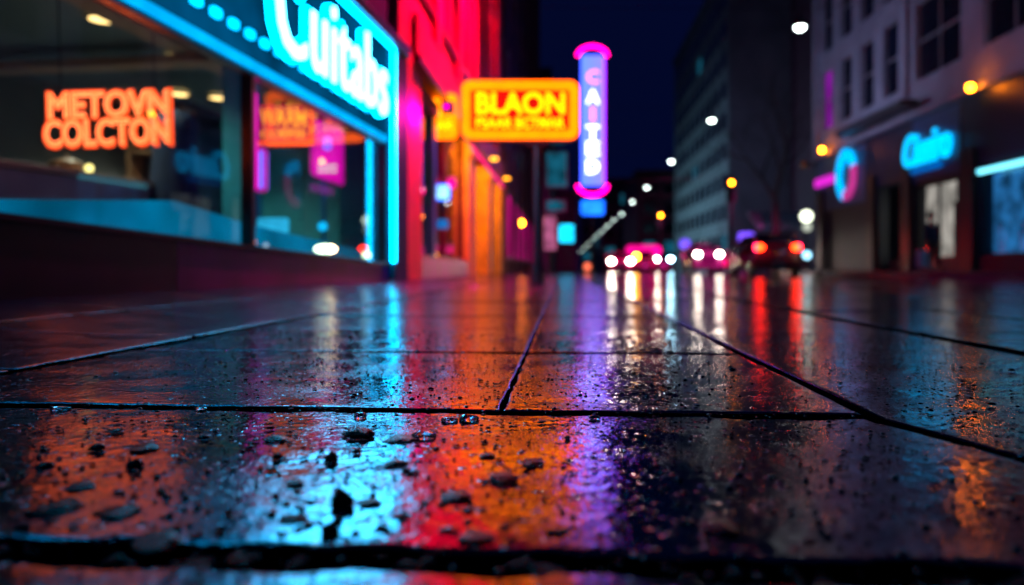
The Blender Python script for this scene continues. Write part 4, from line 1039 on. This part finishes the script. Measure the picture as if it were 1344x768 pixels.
# ------------------------------------------------------------------ CARS
def car(label, x, Y, body='carblack', head=None, tail=None, suv=False, front=True, hz=.68, hr=.13, rz=-ANG, w=1.82, group='cars on the street', hr_t=.13):
    """local -y is the end that faces the camera; front=True: that end is the bonnet"""
    r = thing('car', label, 'car', (x, Y, -.1), rz, group)
    H = 1.72 if suv else 1.44; bh = hz+.16; L = 4.5
    # side profile (y,z) from camera-facing end
    if front: prof = [(0, .32), (-.02, .55), (.06, bh-.08), (.25, bh), (1.25, bh+.14), (4.3, bh+.16), (4.48, bh-.1), (4.5, .5), (4.4, .3)]; cab = [(1.15, bh+.12), (1.95, H-.04), (2.5, H), (3.6, H-.03), (4.25, bh+.14)]
    else: prof = [(0, .35), (-.02, .55), (.0, bh-.02), (.12, bh+.10), (3.3, bh+.1), (4.25, bh-.06), (4.45, bh-.25), (4.5, .5), (4.4, .3)]; cab = [(.1, bh+.1), (.45 if suv else .75, H-.06), (.9, H), (2.3, H-.02), (3.3, bh+.08)]
    b = BM(); pr_ = prof; secs = ((-w/2, .0), (-w/2+.10, 1), (w/2-.10, 1), (w/2, 0))
    V = []
    for x_, k in ((-w/2, .93), (-w/2+.14, 1.0), (0, 1.012), (w/2-.14, 1.0), (w/2, .93)):
        V.append([b.verts.new((x_, y_*(1 if k > .95 else .97)+(.05 if k < .95 else 0)-(.06 if x_ == 0 and y_ < .1 else 0), z_*k if z_ > .6 else z_)) for y_, z_ in pr_])
    n = len(pr_)
    for i in range(4):
        for j in range(n): b.faces.new((V[i][j], V[i][(j+1) % n], V[i+1][(j+1) % n], V[i+1][j]))
    b.faces.new(V[0]); b.faces.new(V[-1][::-1])
    obj('body', b, body, r, True)
    # cabin: glass house with a painted roof
    b = BM(); V = []
    for sx in (-1, 1): V.append([b.verts.new((sx*(w/2-.09-(z_-bh)*.26), y_, z_)) for y_, z_ in cab])
    n = len(cab)
    for j in range(n-1): b.faces.new((V[0][j], V[0][j+1], V[1][j+1], V[1][j]))
    b.faces.new(V[0]); b.faces.new(V[1][::-1]); b.faces.new((V[0][0], V[1][0], V[1][-1], V[0][-1])); obj('windows', b, 'carglass', r)
    ys = [c_[0] for c_ in cab[1:4]]
    bx('roof', (-w/2+.36, w/2-.36, ys[0], ys[2]+.02, H-.03, H+.02), body, r, .015)
    for sx in (-1, 1):
        for j in (0, 3):
            b = BM(); x0_ = sx*(w/2-.085-(cab[j][1]-bh)*.26); x1_ = sx*(w/2-.085-(cab[j+1][1]-bh)*.26); tube(b, [(x0_, *cab[j]), (x1_, *cab[j+1])], .04, 6); obj('pillar', b, body, r)
    for sx in (-1, 1):
        for y_ in (.82, 3.65):
            b = BM(); disc(b, (sx*(w/2-.10), y_, .32), .32, (1, 0, 0), 24, .2); wh = obj('wheel', b, 'rubber', r)
            b = BM(); disc(b, (sx*(w/2-.10), y_, .32), .19, (1, 0, 0), 12, .215); obj('rim', b, 'chrome', wh)
        b = BM(); box(b, sx*(w/2+.01)-.09, sx*(w/2+.01)+.09, 1.5 if front else 3.0, 1.62 if front else 3.12, bh+.12, bh+.26, .02); obj('side_mirror', b, body, r)
        xx = sx*(w/2-.24)
        if head:
            b = BM(); ball(b, (xx, .01, hz), hr, 1.1, .45, .8); o = obj('headlight', b, head[0 if sx < 0 else -1], r, True)
        elif front:
            b = BM(); ball(b, (xx, .01, hz), .12, 1.3, .4, .7); obj('headlight', b, 'chrome', r, True)
        if tail:
            b = BM(); ball(b, (xx, -.01, hz), hr_t, 1.15, .4, .75); o = obj('taillight', b, tail, r, True)
            b = BM(); box(b, xx-.18, xx+.18, .0, .05, hz-.14, hz+.14, .03); obj('lamp_housing', b, 'taildim', o)
    bx('number_plate', (-.26, .26, -.10, -.085, .42, .53), 'chrome', r, .0)
    bx('bumper', (-w/2+.02, w/2-.02, -.11 if True else 0, .25, .26, .42), 'black', r, .03)
    if front: bx('grille', (-.45, .45, -.095, -.05, .50, hz-.02), 'black', r, .01)
    return r
def cx(px, Y): return (px-672)/F*Y
car('dark red car seen from behind with two glowing red tail lights, nearest in the road', cx(1021, 30.5), 30.5, 'cardark', tail='tail', suv=True, front=False, hz=1.16, hr_t=.17, w=1.98)
car('charcoal car with two round white headlights to the left of the dark red one', cx(930, 44), 44, 'carwhite', head=('headl',), suv=True, hz=1.12, hr=.16, w=1.75)
car('unlit crimson car half hidden between the tail lights and the white headlights', cx(966, 50), 50, 'carred', suv=False, hz=.8)
car('distant car with bluish white headlights left of the round white headlights', cx(871, 68), 68, 'carblack', head=('headl', 'headb'), suv=True, hz=1.12, hr=.2, w=1.75)
car('magenta car in the middle of the far traffic with a glowing orange lamp', cx(847, 60), 60, 'carred', tail=None, head=None, suv=True, hz=.95)
car('leftmost oncoming car with large white headlights close to the kerb', cx(815, 52), 52, 'carred', head=('headl',), suv=False, hz=.78, hr=.19, w=1.8)
o = facing('warning_lamp', 'round yellow warning lamp glowing over the leftmost oncoming headlights', 'lamp', 835, 337, 54)
b = BM(); ball(b, (0, 0, 0), .22); obj('globe', b, emit('yellow_lamp', (24, 9, .4)), o, True); b = BM(); cone(b, (0, .05, -o.location.z-.1), (0, .05, -.15), .04, .04, 8); obj('post', b, 'black', o)
o = facing('warning_lamp', 'dim red lamp at road level left of all the headlights', 'lamp', 771, 350, 44)
b = BM(); ball(b, (0, 0, .0), .2); obj('globe', b, emit('red_lamp', (1.6, .25, .12)), o, True); b = BM(); cone(b, (0, 0, -o.location.z-.1), (0, 0, -.15), .1, .08, 8); obj('post', b, 'black', o)
# violet shop lights along the far kerb, and an added magenta glow panel
boxsign('neon_sign', 'violet blue glowing sign low behind the dark red car', 970, 305, 990, 320, 56, emit('vio', (.3, .12, 1.6), .2, 3), None, r=.2, th=.2)

boxsign('neon_sign', 'added magenta glow panel behind the magenta car, standing in for its lit roof', 822, 322, 868, 336, 66, emit('added_magenta_glow', (1.2, .004, .35), .4, 1), None, r=.6, th=.2)  # added panel, supplies the magenta glow around the cars
boxsign('neon_sign', 'dim blue violet sign between the magenta car and the silver one', 893, 314, 906, 326, 62, emit('blueglow', (.25, .12, 1.4), .3, 1), None, r=.3, th=.2)

for (px, py, r, col, lab, el) in ((427, 327, .055, (9, 7, 4), 'low oval white bulb standing in for a car headlight mirrored in the shop window', 2.0), (481, 335, .045, (5, 4.2, 2), 'small round cream lamp at the right foot of the shop window', 1),
        (331, 318, .032, (4, .5, .2), 'small red lamp at the foot of the window mullion', 1), (349, 322, .022, (.8, .7, .8), 'tiny pale lamp right of the red one at the foot of the mullion', 1)):
    Yg = 1/(.30303-.000373*px)+.26; o = facing('sill_glow_bulb', lab, 'lamp', px, py, Yg, 'small lamps at the foot of the shop window')  # oval bulb imitates a car headlight reflected in the glass
    b = BM(); ball(b, (0, 0, 0), r, el, .8, .8); obj('bulb', b, emit('sill_glow', col), o, True)
    b = BM(); cone(b, (0, 0, -r-.05), (0, 0, -r*.75), r*.8, r*.5, 12); obj('base', b, 'black', o)

fl = bld('added_flood_lamp', 'magenta flood lamp added on the far corner of the stone building to colour the traffic', cat='lamp')  # added lamp, throws magenta onto the cars
b = BM(); box(b, 11.3, 11.7, 36.25, 36.5, 5.0, 5.3, .02); cone(b, (11.6, 36.3, 5.15), (12.1, 36.1, 5.15), .03, .03, 8); obj('housing', b, 'black', fl)
b = BM(); box(b, 11.34, 11.66, 36.503, 36.515, 5.03, 5.27); obj('lens', b, emit('added_flood_lens', (8, .01, 3)), fl)
L_ = bpy.data.lights.new('flood', 'SPOT'); L_.energy = 14000; L_.color = (1, .01, .32); L_.spot_size = 1.25; L_.spot_blend = .7; L_.shadow_soft_size = .1
lo = bpy.data.objects.new('added_flood_light', L_); COL.objects.link(lo); lo.parent = fl; lo.location = (11.4, 36.6, 5.1)
lo.rotation_euler = (Vector((7.2, 52, -1.5))-Vector((11.4, 36.6, 5.1))).to_track_quat('-Z', 'Y').to_euler()
